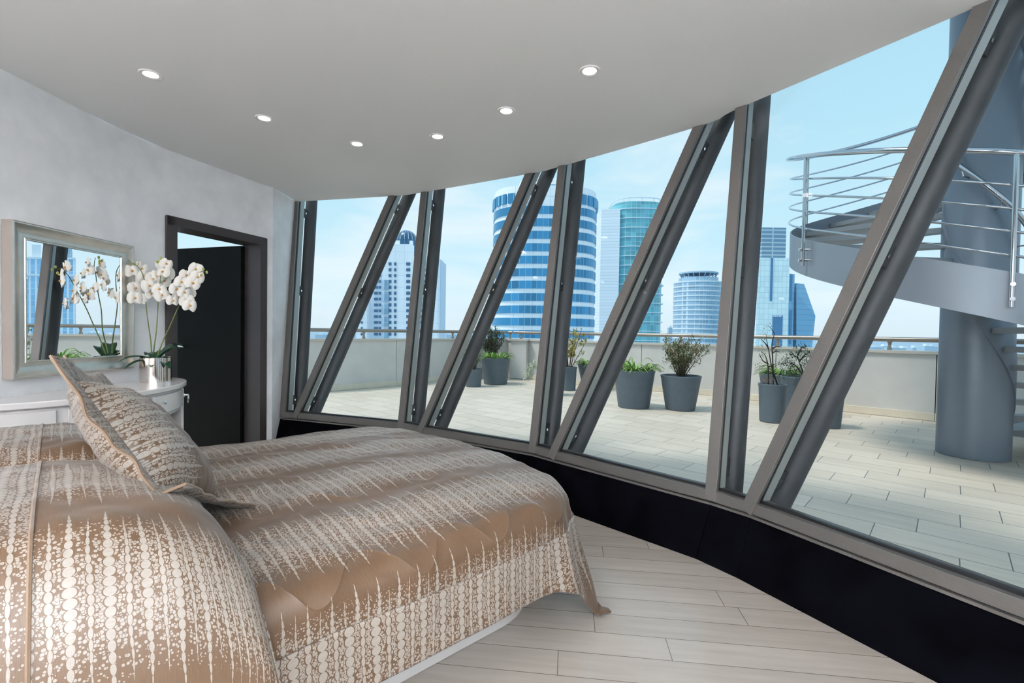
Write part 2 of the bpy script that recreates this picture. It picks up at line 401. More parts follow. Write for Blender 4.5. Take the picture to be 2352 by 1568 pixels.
# ceiling with the curved edge towards the glazing
ce = smoothpoly([(t.x, t.y, 0) for t in top], 8)
cp = [(WX, -2.6), (WX, 3.05), (-2.722, 3.38), (-2.673, 3.726), (-2.372, 4.641), (-2.329, 4.693), (-2.340, 5.22)]
cpoly = cp+[(p.x-.0, p.y) for p in ce[1:]]+[(2.02, -2.6)]
c_ = MB(); c_.prism(cpoly, ZC, ZC+.45)
struct(c_.build('ceiling', M_ceil))
# left wall with the door opening
def wall_seg(mb, a, b, z0, z1, th=.2, side=1):
    d = (b-a).normalized(); n = Vector((-d.y, d.x, 0))*side
    q = [a, b, b+n*th, a+n*th]
    mb.hexa([Vector((p.x, p.y, z0)) for p in q]+[Vector((p.x, p.y, z1)) for p in q])
w = MB()
pl = smoothpoly([wl[1], wl[2], wl[3]], 5)
def strip_wall(mb, pts, z0, z1, th=.2):
    offs = []
    for i, p in enumerate(pts):
        d = (pts[min(i+1, len(pts)-1)]-pts[max(i-1, 0)]).normalized(); offs.append(p+Vector((-d.y, d.x, 0))*th)
    n = len(pts)
    vs = [Vector((p.x, p.y, z)) for z in (z0, z1) for p in pts]+[Vector((p.x, p.y, z)) for z in (z0, z1) for p in offs]
    fs = []
    for i in range(n-1):
        fs += [(i, i+1, n+i+1, n+i), (2*n+i+1, 2*n+i, 3*n+i, 3*n+i+1), (n+i, n+i+1, 3*n+i+1, 3*n+i), (i+1, i, 2*n+i, 2*n+i+1)]
    fs += [(0, n, 3*n, 2*n), (n-1, 3*n-1, 4*n-1, 2*n-1)]
    mb.add(vs, fs)
lower = [wl[0]]+pl
upper = lower+[dA.lerp(dB, .5), dB, corner]
strip_wall(w, lower, 0, 2.045); strip_wall(w, upper, 2.045, ZC); strip_wall(w, [dB, corner], 0, 2.045)
struct(w.build('wall_left', M_plaster, smooth=True, angle=30))
w = MB()
w.prism([(-2.329, 4.6935), (-2.345, 5.22), (-2.38, 5.45), (-2.70, 5.45), (-2.70, 4.90)], 0, ZC)
struct(w.build('wall_corner', M_plaster))
w = MB(); w.box((-.4, -2.7, ZC/2), (4.8, .2, ZC)); struct(w.build('wall_back', M_plaster))
w = MB(); w.hexa([Vector(p) for p in ((1.55, -2.6, 0), (1.55, -1.5, 0), (1.75, -1.5, 0), (1.75, -2.6, 0), (1.95, -2.6, ZC), (1.95, -1.62, ZC), (2.15, -1.62, ZC), (2.15, -2.6, ZC))])
struct(w.build('wall_right', M_plaster))

# black panelled upstand under the glazing
bb = MB(); tp = [Vector((b.x, b.y, .275)) for b in bot]; tp[0] = Vector((-2.36, 4.875, .275))
# ensure bottoms line up with tops index by index
bt = []
for i, b in enumerate(bot):
    t = (bot[min(i+1, len(bot)-1)]-bot[max(i-1, 0)]); t.z = 0; t.normalize(); n_in = Vector((t.y, -t.x, 0))*1
    bt.append(Vector((b.x, b.y, 0))+n_in*.125)
bt[0] = Vector((-2.36, 4.74, 0)); bt[6] = Vector((1.0, 2.555, 0)); bt[7] = Vector((1.128, 2.36, 0)); fb = atz(2100, 1540, 0); bt[8] = bt[7]+(fb-bt[7]).normalized()*1.26
B_ = bt; T_ = tp
for i in range(len(B_)-1):
    a, b, c, d = B_[i], B_[i+1], T_[i+1], T_[i]
    t = (b-a).normalized(); n = Vector((-t.y, t.x, 0)); g = t*.0012
    bb.hexa([a+g, b-g, b-g+n*.05, a+g+n*.05, d+g, c-g, c-g+n*.05, d+g+n*.05])
struct(bb.build('baseboard_window', M_black))
# reset floor to reach under the panels
fl = MB(); poly = poly[:6]+[(-2.345, 4.88)]+[(p.x*1.0+.0, p.y+.0) for p in [B_[i]+Vector((.02, .03, 0)) for i in range(1, len(B_))]]+[(1.56, -2.6)]
fl.prism(poly, -.012, 0.0); struct(fl.build('floor', M_plank))
# sill frame (segment per bay), windows, mullions
centre = Vector((-.8, 1.0, 0))
def outn(a, b):
    t = (b-a); t.z = 0; t.normalize(); n = Vector((-t.y, t.x, 0))
    if n.dot((a+b)/2-centre) < 0: n = -n
    return t, n
WL['_w'] = Vector((0, 0, 0))
widx = 0
bays = []
idx = {0: 0}
k = 0
for i in range(len(MEM)-1):
    pts = [bot[i], bot[i+1]]
    widx += 1
    root = thing('window_%d' % widx, '', '', bot[i]); del root['label']; del root['category']; root['kind'] = 'structure'
    sf = MB(); lg = MB()
    for a, b in zip(pts[:-1], pts[1:]):
        t, n = outn(a, b); z = Vector((0, 0, 1))
        sf.bar(a-t*.0, b+t*.0, n, z, -.012, .10, -.058, .0)
        lg.bar(a, b, n, z, -.016, .06, -.078, -.066)
    sf.build('sill_frame', M_bronze, root, bevel=.002)
    lg.build('sill_ledge', M_bronze, root)
    gk = MB()
    for a, b in zip(pts[:-1], pts[1:]):
        t, n = outn(a, b); gk.bar(a, b, n, Vector((0, 0, 1)), .02, .04, .0, .012)
    gk.build('gasket', M_gasket, root)
    # pane: trapezoid leaning outwards, continuing above the ceiling edge
    t, n = outn(bot[i], bot[i+1]); ext = (ZC+.42-ZS)/(ZC-ZS)
    ta = bot[i].lerp(top[i], ext); tb = bot[i+1].lerp(top[i+1], ext)
    pn = MB()
    tops = [ta, tb]
    for q in range(len(pts)-1):
        p = [pts[q], pts[q+1], tops[q+1], tops[q]]
        pn.add([x+n*.03 for x in p], [(0, 1, 2, 3)])
    pn.build('pane', M_glass, root)
for i, (kind, t, b) in enumerate(MEM):
    a0 = bot[max(i-1, 0)]; a1 = bot[min(i+1, len(bot)-1)]
    tt, n = outn(a0, a1)
    d = (t-b).normalized(); side = d.cross(n).normalized(); out = side.cross(d).normalized()
    if out.dot(n) < 0: out = -out
    if side.dot(tt) < 0: side = -side
    e = b+d*((ZC+.42-ZS)/d.z); s0 = b-d*(.055/d.z)
    r = thing('window_mullion', '', '', b); del r['label']; del r['category']; r['kind'] = 'structure'
    m_ = MB(); m_.bar(s0, e, side, out, -.031, .031, -.014, .012); m_.build('inner_profile', M_bronze, r, bevel=.002)
    m_ = MB(); m_.bar(s0, e, side, out, -.024, .024, .012, .045); m_.bar(s0, e, side, out, -.028, .028, .022, .028); m_.build('gasket', M_gasket, r)
    m_ = MB(); m_.bar(s0, e, side, out, -.024, .024, .045, .112); m_.build('outer_fin', M_fin, r, bevel=.002)
    # outside steel tube, one thing each
    off = out*.257
    words = ['far left corner beside the white wall', '', '', '', '', '', '', '']
    lab = {0: 'upright dark grey steel tube nearest the white wall corner, farthest left of the window tubes',
           1: 'first slanted dark grey steel tube from the wall corner, its foot near the corner',
           2: 'upright dark grey steel tube in front of the white apartment tower with the dome',
           3: 'slanted dark grey steel tube whose top crosses the left edge of the blue banded tower',
           4: 'upright dark grey steel tube standing before the middle of the blue banded tower',
           5: 'slanted dark grey steel tube crossing in front of the green glass tower',
           6: 'upright dark grey steel tube between the round bush planter and the spiral stair',
           7: 'largest and nearest slanted dark grey steel tube, crossing in front of the spiral stair'}.get(i, 'dark grey steel tube outside the glazing beside the camera')
    base = b+off-d*((ZS-.0)/d.z); base.z = 0
    tb = thing('steel_tube', lab, 'tube', base, 'steel tubes outside the glazing')
    m_ = MB(); m_.tube([b+off-d*((ZS+.01)/d.z), b+off+d*((ZC+1.2-ZS)/d.z)], .061, 40); m_.build('tube', M_steel, tb, smooth=True)
    for zz in (.47, 1.62 if kind == 'steep' else 1.60, 2.48):
        q = b+d*((zz-ZS)/d.z)
        br = MB(); br.bar(q-d*.05, q+d*.05, side, out, -.006, .006, .12, .20); ob = br.build('bracket', M_steel, tb)
        bl = MB(); c0 = q+out*.155; bl.tube([c0-side*.016, c0+side*.016], .010, 8); bl.build('bolt', M_chrome, ob)

# door in the curved wall
t = (dB-dA).normalized(); n = Vector((-t.y, t.x, 0)); Z = Vector((0, 0, 1))
dr = thing('door_1', '', '', dA); del dr['label']; del dr['category']; dr['kind'] = 'structure'
fr = MB()
fr.bar(dA, dA+Z*2.045, t, n, -.004, .082, -.02, .20)
fr.bar(dB, dB+Z*2.045, t, n, -.075, .004, -.02, .20)
fr.bar(dA+Z*2.045, dB+Z*2.045, n, Z, -.02, .20, -.07, .004)
fr.build('door_frame', M_doorframe, dr, bevel=.003)
hinge = dB-t*.078+n*.19
le = Vector((-3.22, 4.83, 0)); ld = (le-hinge); ld.z = 0; Lw = .80; ld.normalize(); ln = Vector((-ld.y, ld.x, 0))
leaf = MB(); leaf.bar(hinge+Z*.01-ld*.02, hinge+ld*Lw+Z*.01, ln, Z, 0, .045, 0, 1.955)
lf = leaf.build('door_leaf', M_blackdoor, dr, bevel=.003)
hb = MB(); hb.box(hinge+ld*.02+Z*1.94-ln*.012, (.02, .02, .08)); hb.build('door_hinge', M_chrome, lf)
hk = MB(); pq = hinge+ld*(Lw-.06)+Z*1.0
for sg in (-1, 1):
    o0 = pq+ln*(.0225+sg*.0225); hk.tube([o0, o0+ln*sg*.05, o0+ln*sg*.055-ld*.11], .009, 10)
hk.build('door_handle', M_chrome, lf)
# terrace floor, ground far below, parapet
tf = MB(); tf.prism([(-9, -6), (9.5, -6), (9.5, 16), (-9, 16)], -.25, -.014)
struct(tf.build('terrace_floor', M_terrace))

PB = [Vector((-6.2, 7.5, 0)), Vector((-3.475, 9.267, 0)), Vector((-2.479, 10.383, 0)), Vector((-1.9, 11.2, 0)), Vector((-.9, 12.35, 0)), Vector((-.088, 12.666, 0))]
PR = [Vector((.372, 12.387, 0)), Vector((1.45, 11.2, 0)), Vector((2.75, 10.25, 0)), Vector((4.092, 9.50, 0)), Vector((5.369, 7.80, 0)), Vector((6.164, 7.003, 0)), Vector((7.4, 5.6, 0)), Vector((8.3, 3.9, 0)), Vector((8.8, 1.5, 0))]
def parapet(name, P, th=.16):
    mb = MB(); cap = MB(); kb = MB(); jn = MB()
    pts = [P[0]]
    for a, b in zip(P[:-1], P[1:]):
        Ls = (b-a).length; k = max(1, round(Ls/1.25)); t = (b-a).normalized(); n = Vector((-t.y, t.x, 0))
        if n.dot((a+b)/2-Vector((0, 3, 0))) < 0: n = -n
        for j in range(k):
            p = a.lerp(b, j/k); q = a.lerp(b, (j+1)/k); g = t*.006
            mb.bar(p+g, q-g, n, Z, 0, th, .10, .955)
            kb.bar(p+g*.5, q-g*.5, n, Z, -.03, th, -.01, .10)
        jn.bar(a, b, n, Z, .012, th-.01, 0, .96)
        cap.bar(a-t*.01, b+t*.01, n, Z, -.035, th+.04, .955, 1.0)
    o = mb.build(name, M_parapet); struct(o)
    o2 = kb.build('kerb', M_kerb, o, bevel=.003); o3 = cap.build('coping', M_parapetcap, o, bevel=.003); o4 = jn.build('joint_backing', M_joint, o)
    return o
parapet('parapet_wall', PB); parapet('parapet_wall', PR)
pilr = MB(); pilr.prism([(-.10, 12.66), (-.03, 12.28), (.36, 12.12), (.44, 12.4), (.40, 12.9), (-.1, 12.9)], 0, .955)
pc = pilr.build('parapet_pier', M_parapet); struct(pc)
q = MB(); q.prism([(-.13, 12.62), (-.06, 12.25), (.38, 12.08), (.48, 12.4), (.42, 12.93), (-.13, 12.93)], .955, 1.0); q.build('coping', M_parapetcap, pc)

def rail(name, P, label, up=1.165, off=.08):
    rt = thing(name, label, 'railing', P[0]+Z*1.0)
    pts = []
    for i, p in enumerate(P):
        d = (P[min(i+1, len(P)-1)]-P[max(i-1, 0)]).normalized(); n = Vector((-d.y, d.x, 0))
        if n.dot(p-Vector((0, 3, 0))) < 0: n = -n
        pts.append(p+n*off+Z*up)
    m_ = MB(); m_.tube(pts, .036, 16); m_.build('top_rail', M_rail, rt, smooth=True)
    for a, b in zip(pts[:-1], pts[1:]):
        k = max(1, round((b-a).length/1.5))
        for j in range(k):
            p = a.lerp(b, (j+.5)/k); q_ = Vector((p.x, p.y, 1.0))
            m_ = MB(); m_.lathe([(.034, 0), (.034, .02), (.022, .06), (.022, .10), (.032, .115), (.032, .14)], 12, q_); m_.build('post', M_rail, rt, smooth=True)
rail('parapet_railing', PB+[Vector((-.05, 12.62, 0))], 'round bronze coloured rail on short posts along the left hand parapet wall')
rail('parapet_railing', [Vector((.02, 12.5, 0))]+PR, 'round bronze coloured rail on short posts along the right hand parapet wall')

M_ground = mat('haze_tinted_ground', lin((150, 176, 196)), 1, noise_=(.004, .12, 6))  # distance haze is put into this bluish ground colour
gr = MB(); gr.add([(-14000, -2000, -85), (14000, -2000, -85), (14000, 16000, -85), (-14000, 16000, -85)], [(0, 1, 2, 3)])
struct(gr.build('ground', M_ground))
exec_later = []
# unseen slab added above the side door to keep the sun out
cn = MB(); cn.prism([(-2.95, 3.6), (-2.5, 5.46), (-3.6, 6.4), (-4.6, 3.6)], 2.44, 2.54)
struct(cn.build('door_sun_blocker', M_ceil))

# ================================================================== BED
BD = Vector((.730, .683, 0)); BW = Vector((-.683, .730, 0)); BO = Vector((.206, 1.895, 0))
def bed(u, v, z): return BO-BD*u+BW*v+Z*z
bed_o = thing('bed', 'large low bed with a rounded white lacquered plinth standing on the pale wood floor', 'bed', bed(1.0, .9, 0))
def rrect(u0, u1, v0, v1, r, n=10):
    out = []
    for cu, cv, a0 in ((u0+r, v0+r, pi), (u1-.02, v0+.02, 1.5*pi), (u1-.02, v1-.02, 0), (u0+r, v1-r, .5*pi)):
        rr = r if cu < u1-.1 else .02
        for k in range(n+1):
            a = a0+.5*pi*k/n; out.append((cu+rr*cos(a), cv+rr*sin(a)))
    return out
pm = MB(); rr = rrect(-.16, 2.12, .18, 1.60, .30); pp = [bed(u, v, 0) for u, v in rr]
pm.prism([(p.x, p.y) for p in pp], .0, .20); pm.build('plinth', M_white, bed_o, bevel=.004, smooth=True)
pm = MB(); rr = rrect(-.02, 2.14, .06, 1.72, .20); pp = [bed(u, v, 0) for u, v in rr]
pm.prism([(p.x, p.y) for p in pp], .20, .49); pm.build('mattress', M_white, bed_o, smooth=True)

# bedspread: an unfolded cloth laid over a rounded outline
U0, U1, V0, V1, RC, RHO, ZT = -.10, 2.20, .035, 1.745, .27, .085, .553
HS, HF = .362, .43     # cloth beyond the outline at the sides / at the foot
def cloth(u, v, off=0.0):
    cu = max(u, U0+RC); cv = min(max(v, V0+RC), V1-RC)
    du, dv = u-cu, v-cv; L = sqrt(du*du+dv*dv)
    if L <= RC: qu, qv, dl, nu_, nv_ = u, v, 0, 0, 0
    else: nu_, nv_ = du/L, dv/L; qu, qv = cu+nu_*RC, cv+nv_*RC; dl = L-RC
    corner_ = min(1, 2*abs(nu_*nv_))
    edge = min(v-V0, V1-v, u-U0)
    cr_ = .035*(1-math.exp(-max(0, edge)/.22)) if dl == 0 else 0
    wr = .012*noise.noise(Vector((u*3.1, v*6.0, 1.3)))+.006*noise.noise(Vector((u*9, v*14, 4.1)))
    if dl < RHO*pi/2:
        a = dl/RHO; h = RHO*sin(a); z = -RHO*(1-cos(a))
    else:
        d2 = dl-RHO*pi/2
        h = RHO+d2*(.06+.20*corner_); z = -RHO-d2*(.995-.05*corner_)
    zz = ZT+cr_+z+wr*(1 if dl < .12 else max(0, 1-(dl-.12)*6))
    fold = .010*noise.noise(Vector((u*4, v*4, 7)))*min(1, dl/.15)+.018*corner_*sin(12*atan2(dv, du+1e-6))*min(1, dl/.4)
    h += fold
    if zz < .012:
        ex = .012-zz; zz = .012+.006*abs(sin(ex*60)); h += ex*1.1
    bul = -.14*max(0, sin(pi*min(max((qv-V0)/(V1-V0), 0), 1)))**.9*max(0, 1-max(0, qu-U0)/1.4)**2
    # side bulge along the near side
    P = bed(qu+nu_*h+bul, qv+nv_*h, zz+off)
    return P
spread = thing('bedspread', 'taupe satin bedspread with white embroidered bead chains draped over the bed', 'bedspread', bed(.8, .9, .3))
SEAM = RHO*pi/2+.055
def top_dom(a, b):
    # top panel: cloth domain out to the seam
    return (U0-SEAM+a*(U1-U0+SEAM), V0-SEAM+b*(V1-V0+2*SEAM))
tpn = MB(); NU, NV = 210, 170
def clampseam(u, v, lim):
    cu = max(u, U0+RC); cv = min(max(v, V0+RC), V1-RC); du, dv = u-cu, v-cv; L = sqrt(du*du+dv*dv)
    if L > RC+lim: s_ = (RC+lim)/L; return cu+du*s_, cv+dv*s_
    return u, v
def ft(a, b):
    u, v = clampseam(*top_dom(a, b), SEAM)
    return cloth(u, v)
tpn.grid(ft, NU, NV, lambda a, b: clampseam(*top_dom(a, b), SEAM))
o = tpn.build('top_panel', M_fab, spread, smooth=True, angle=180)
# drop: from the seam outwards to the rectangular hem, following round the near side, foot and far side
def perim():
    out = []
    n1, n2 = 150, 40
    for k in range(n1): out.append((U1-(U1-U0-RC)*k/n1, V0, 0, -1))
    for k in range(n2+1):
        a = -pi/2-(pi/2)*k/n2; out.append((U0+RC+RC*cos(a), V0+RC+RC*sin(a), cos(a), sin(a)))
    for k in range(1, 100): out.append((U0, V0+RC+(V1-V0-2*RC)*k/100, -1, 0))
    for k in range(n2+1):
        a = pi-(pi/2)*k/n2; out.append((U0+RC+RC*cos(a), V1-RC+RC*sin(a), cos(a), sin(a)))
    for k in range(1, n1+1): out.append((U0+RC+(U1-U0-RC)*k/n1, V1, 0, 1))
    return out
PE = perim()
def hemlen(u, v, nu_, nv_):
    # distance along the normal to the rectangle hem
    c = []
    if nu_ < -1e-6: c.append((U0-HF-u)/nu_)
    if nv_ < -1e-6: c.append((V0-HS-v)/nv_)
    if nv_ > 1e-6: c.append((V1+HS-v)/nv_)
    return min(c)
dp = MB(); NR = 26
def fd(a, b):
    u, v, nu_, nv_ = PE[min(len(PE)-1, int(round(a*(len(PE)-1))))]
    H = hemlen(u, v, nu_, nv_); dl = SEAM-.004+b*(H-SEAM+.004)
    return cloth(u+nu_*dl, v+nv_*dl, .0)-Vector((0, 0, 0))
arc = [0]
for i in range(1, len(PE)): arc.append(arc[-1]+max(1e-4, math.hypot(PE[i][0]-PE[i-1][0], PE[i][1]-PE[i-1][1])*1.0))
def fduv(a, b):
    i = min(len(PE)-1, int(round(a*(len(PE)-1)))); H = hemlen(*PE[i]); return (arc[i], SEAM+b*(H-SEAM))
dp.grid(fd, len(PE)-1, NR, fduv)
dpo = dp.build('side_drop', M_fab_side, spread, smooth=True, angle=180)
sm = dpo.modifiers.new('thick', 'SOLIDIFY'); sm.thickness = .006; sm.offset = -1
pip = MB()
pts = [cloth(u+nu_*(SEAM+.002), v+nv_*(SEAM+.002)) for u, v, nu_, nv_ in PE]
pip.tube(pts, .0042, 6); pip.build('piping', M_plain, spread, smooth=True)

# pillows lying at the head of the bed, each with its border band
def lying(label, uc, vc, hu, hv, hz, zc, seed):
    r = thing('bed_pillow', label, 'pillow', bed(uc, vc, zc-hz), 'bed pillows at the head')
    def sgnpow(x, e): return math.copysign(abs(x)**e, x)
    def surf(u, v, grow=0):
        # u,v in -1..1 -> height of the upper shell
        k = (1-abs(u)**3.4)*(1-abs(v)**4)
        return max(0, k)**.46
    a_lim = .02
    def puv(u, v):
        D = hz*(1-surf(u, v)); a8, b8 = abs(u)**8+1e-9, abs(v)**8+1e-9; wv = b8/(a8+b8)
        return (u*hu+math.copysign(D*(1-wv), u), v*hv+math.copysign(D*wv, v))
    def droop(v): return .13*(max(0, -v-.6)/.4)**2 if vc < .8 else 0
    def mk(name, m, ua, ub, uvs):
        g = MB()
        def f(a, b):
            u = ua+(ub-ua)*a; v = -1+2*b
            h = surf(u, v); wr = .010*noise.noise(Vector((u*3+seed, v*4, seed)))+.005*noise.noise(Vector((u*9+seed, v*8, seed)))
            pull = 1-.05*(1-abs(v))*abs(u)**4
            return bed(uc+u*hu*pull, vc+v*hv*(1-.06*(1-abs(u))*v*v), zc+hz*h*(1.0 if u > -.2 else 1-.10*(-u-.2))+wr-droop(v))
        n = max(8, int(70*(ub-ua)/2))
        g.grid(f, n, 80, lambda a, b: puv(ua+(ub-ua)*a, 2*b-1))
        def f2(a, b):
            u = ua+(ub-ua)*a; v = -1+2*b; return bed(uc+u*hu, vc+v*hv*(1-.06*(1-abs(u))*v*v), zc-.004*surf(u, v)-droop(v))
        g.grid(f2, n, 40, lambda a, b: (uvs[0]+(ua+(ub-ua)*a)*hu, uvs[1]+(2*b-1)*hv))
        return g.build(name, m, r, smooth=True, angle=180)
    mk('main_panel', M_fab_pil, -1, -.12, (0, 0)); mk('border_band', M_fab_band, -.12, 1, (0, 0))
    sp = MB(); pts = []
    for k in range(61):
        v = -1+2*k/60; u = -.12; h = surf(u, v); wr = .010*noise.noise(Vector((u*3+seed, v*4, seed)))+.005*noise.noise(Vector((u*9+seed, v*8, seed)))
        pts.append(bed(uc+u*hu, vc+v*hv*(1-.06*(1-abs(u))*v*v), zc+hz*h+wr+.001-droop(v)))
    sp.tube(pts, .004, 6); sp.build('piping', M_plain, r, smooth=True)
lying('large taupe pillow lying at the near side of the bed, beaded border at its left', 1.54, .36, .44, .52, .27, .55, 3)
lying('taupe pillow at the far side of the bed, in front of the console table', 1.55, 1.33, .42, .42, .235, .555, 8)

# two square cushions standing in the middle
def cushion(label, C, T1, T2, D, th, flw, seed, edge_curl=0.0):
    """C near bottom, T1 near top, T2 far top, D far bottom"""
    r = thing('throw_cushion', label, 'cushion', (C+D)/2, 'square cushions standing on the bed')
    def P(a, b): return (C*(1-a)+D*a)*(1-b)+(T1*(1-a)+T2*a)*b
    nrm = (D-C).cross(T1-C).normalized()
    if nrm.dot(BD) < 0: nrm = -nrm
    Ls = (T1-C).length; Lt = (D-C).length
    fa, fb = flw/Lt, flw/Ls
    for sg, nm in ((1, 'front_panel'), (-1, 'back_panel')):
        g = MB()
        def f(a, b):
            x, y = 2*a-1, 2*b-1
            h = max(0, (1-abs(x)**2.6)*(1-abs(y)**2.6))**.62
            pin = 1-.0*abs(x)
            wr = .008*noise.noise(Vector((a*5+seed, b*5, sg)))+.004*noise.noise(Vector((a*14, b*14+seed, sg)))
            aa = .5+(a-.5)*(1-.05*(1-y*y)*x*x); b2 = .5+(b-.5)*(1-.05*(1-x*x)*y*y)
            return P(aa, b2)+nrm*sg*(th*h+wr*(h > .02))
        g.grid(f, 60, 60, lambda a, b: (b*Ls, a*Lt))
        g.build(nm, M_fab_cush, r, smooth=True, angle=180)
    # flange ring round the panel
    g = MB()
    ring = []
    N = 40
    for k in range(N): ring.append((k/N, 0, 0, -1))
    for k in range(N): ring.append((1, k/N, 1, 0))
    for k in range(N): ring.append((1-k/N, 1, 0, 1))
    for k in range(N): ring.append((0, 1-k/N, -1, 0))
    M_ = len(ring)
    def fr_(s_, t_):
        i = int(round(s_*M_)) % M_; a, b, na, nb = ring[i]
        # soften corners
        ca = 1 if a > .93 else (-1 if a < .07 else 0); cb = 1 if b > .93 else (-1 if b < .07 else 0)
        x, y = 2*a-1, 2*b-1
        aa = .5+(a-.5)*(1-.05*(1-y*y)*x*x); b2 = .5+(b-.5)*(1-.05*(1-x*x)*y*y)
        oa = na+(x if nb and abs(x) > .86 else 0)*(abs(x)-.86)/.14 if nb else na
        ob = nb+(y if na and abs(y) > .86 else 0)*(abs(y)-.86)/.14 if na else nb
        aa2 = aa+oa*fa*t_; bb2 = b2+ob*fb*t_
        wob = .004*sin(i*.55+seed)*t_+.010*sin(i*.16+2*seed)*t_
        q = P(aa2, bb2)+nrm*wob
        if nb == -1: q = q+nrm*edge_curl*t_*t_+Z*(.02*t_)      # bottom flange spreads over the bedspread
        return q
    g.grid(fr_, M_, 5, lambda s_, t_: (s_*2*(Ls+Lt), t_*flw))
    fo = g.build('flange', M_fab_flange, r, smooth=True, angle=180)
    md = fo.modifiers.new('t', 'SOLIDIFY'); md.thickness = .008; md.offset = 0
    pp_ = MB(); pts = [fr_(i/M_, 1.0) for i in range(M_)]
    pp_.tube(pts, .004, 6, closed=True); pp_.build('piping', M_plain, fo, smooth=True)
# front cushion seen almost edge on; its mate leans behind it
Cn = aty(366, 1130, 1.26); Tn = aty(166, 872, 1.20)
cushion('front square taupe cushion with a wide beaded flange, leaning back on the bedspread',
        Cn, Tn, aty(258, 900, 1.74), aty(512, 1160, 1.66), .095, .058, 1.0, edge_curl=.05)
off = BD*-.10
cushion('rear square taupe cushion half hidden behind the front one, its tip just above',
        aty(285, 1052, 1.52), aty(160, 856, 1.48), aty(200, 884, 1.94), aty(330, 1010, 1.95), .07, .045, 4.0)

# ================================================================== CONSOLE TABLE
EC, EA, EB = 3.03, .735, .485
def ell(a, s_=1.0, ins=0.0): return (WX+.004+max(0, (EB-ins))*sin(a), EC-(EA-ins)*cos(a))
tb = thing('console_table', 'white lacquered bow fronted console table against the curved plaster wall', 'table', (WX+.2, EC, 0))
def arcpoly(a0, a1, ins, n=24): return [ell(a0+(a1-a0)*k/n, 1, ins) for k in range(n+1)]
g = MB(); g.prism([(WX+.004, EC-EA)]+arcpoly(.0, pi, 0, 48)[1:-1]+[(WX+.004, EC+EA)], .765, .80); g.build('table_top', M_white, tb, bevel=.006, smooth=True)
def shell(a0, a1, ins0, ins1, z0, z1, n=20):
    g = MB(); A = arcpoly(a0, a1, ins0, n); B2 = arcpoly(a0, a1, ins1, n); g.prism(A+B2[::-1], z0, z1)
    return g
aD = 2.28   # start of the right-hand cabinet
g = shell(.03, pi-.03, .035, .06, .60, .765, 40); g.build('apron', M_white, tb, smooth=True)
# right and left cabinets
for a0, a1, nm in ((aD, pi-.05, 1), (.05, pi-aD, 0)):
    g = MB(); pl_ = arcpoly(a0, a1, .035, 14)
    inner = [(WX+.01, pl_[-1][1]), (WX+.01, pl_[0][1])]
    g.prism(pl_+inner, .05, .765); cb = g.build('cabinet', M_white, tb, smooth=True)
    g = shell(a0+.05, a1-.05, .018, .036, .08, .745, 14); dro = g.build('cabinet_door', M_white, cb, smooth=True, bevel=.003)
    if not nm: continue
    aa = a0+.13 if nm else a1-.13
    x, y = ell(aa, 1, .016); nn = Vector((sin(aa)/EB, -cos(aa)/EA, 0)).normalized(); p = Vector((x, y, .69))
    g = MB(); g.lathe([(.0, .0), (.014, 0), (.014, .006), (.006, .010), (.006, .026), (.0, .028)], 14)
    Rm = nn.to_track_quat('Z', 'Y').to_matrix(); g.v = [Rm @ v+p for v in g.v]; g.build('pull_base', M_chrome, tb, smooth=True)
    tg = Vector((-nn.y, nn.x, 0)); rg = MB(); cpt = p+nn*.026-Z*.026
    rg.tube([cpt+tg*cos(q_)*.030+Z*sin(q_)*.030 for q_ in [2*pi*k/28 for k in range(28)]], .0045, 8, closed=True); rg.build('ring_pull', M_chrome, tb, smooth=True)
for a0, a1 in ((1.62, aD-.03), (pi-aD+.03, 1.52)):
    g = shell(a0, a1, .018, .036, .625, .745, 14); dw = g.build('drawer', M_white, tb, smooth=True, bevel=.003)
    aa = (a0+a1)/2-.22 if a0 > 1.5 else (a0+a1)/2; x, y = ell(aa, 1, .018); nn = Vector((sin(aa)/EB, -cos(aa)/EA, 0)).normalized()
    g = MB(); g.lathe([(0, 0), (.007, 0), (.006, .012), (.012, .018), (.013, .024), (.0, .030)], 14); Rm = nn.to_track_quat('Z', 'Y').to_matrix(); g.v = [Rm @ v+Vector((x, y, .70)) for v in g.v]
    g.build('drawer_knob', M_chrome, dw, smooth=True)

# ================================================================== MIRROR
XM = -2.68; y0, y1, z0, z1 = 2.592, 3.427, .897, 1.755
mr = thing('wall_mirror', 'rectangular wall mirror in a wide silver leaf frame hanging above the console table', 'mirror', (XM, (y0+y1)/2, z0))
prof = [(0.0, -.055, 0), (0.0, 0.0, 1), (.012, .003, 2), (.030, -.002, 2), (.050, -.014, 2), (.072, -.022, 2), (.090, -.022, 2), (.1, -.027, 2)]
def framemesh(rows, m, name, parent):
    g = MB(); n = len(rows)
    vs = []
    for ins, dx, _ in rows:
        k = ins; vs += [(XM+dx, y0+k, z0+k), (XM+dx, y1-k, z0+k), (XM+dx, y1-k, z1-k), (XM+dx, y0+k, z1-k)]
    fs = [(i*4+j, i*4+(j+1) % 4, (i+1)*4+(j+1) % 4, (i+1)*4+j) for i in range(n-1) for j in range(4)]
    g.add(vs, fs); return g.build(name, m, parent)
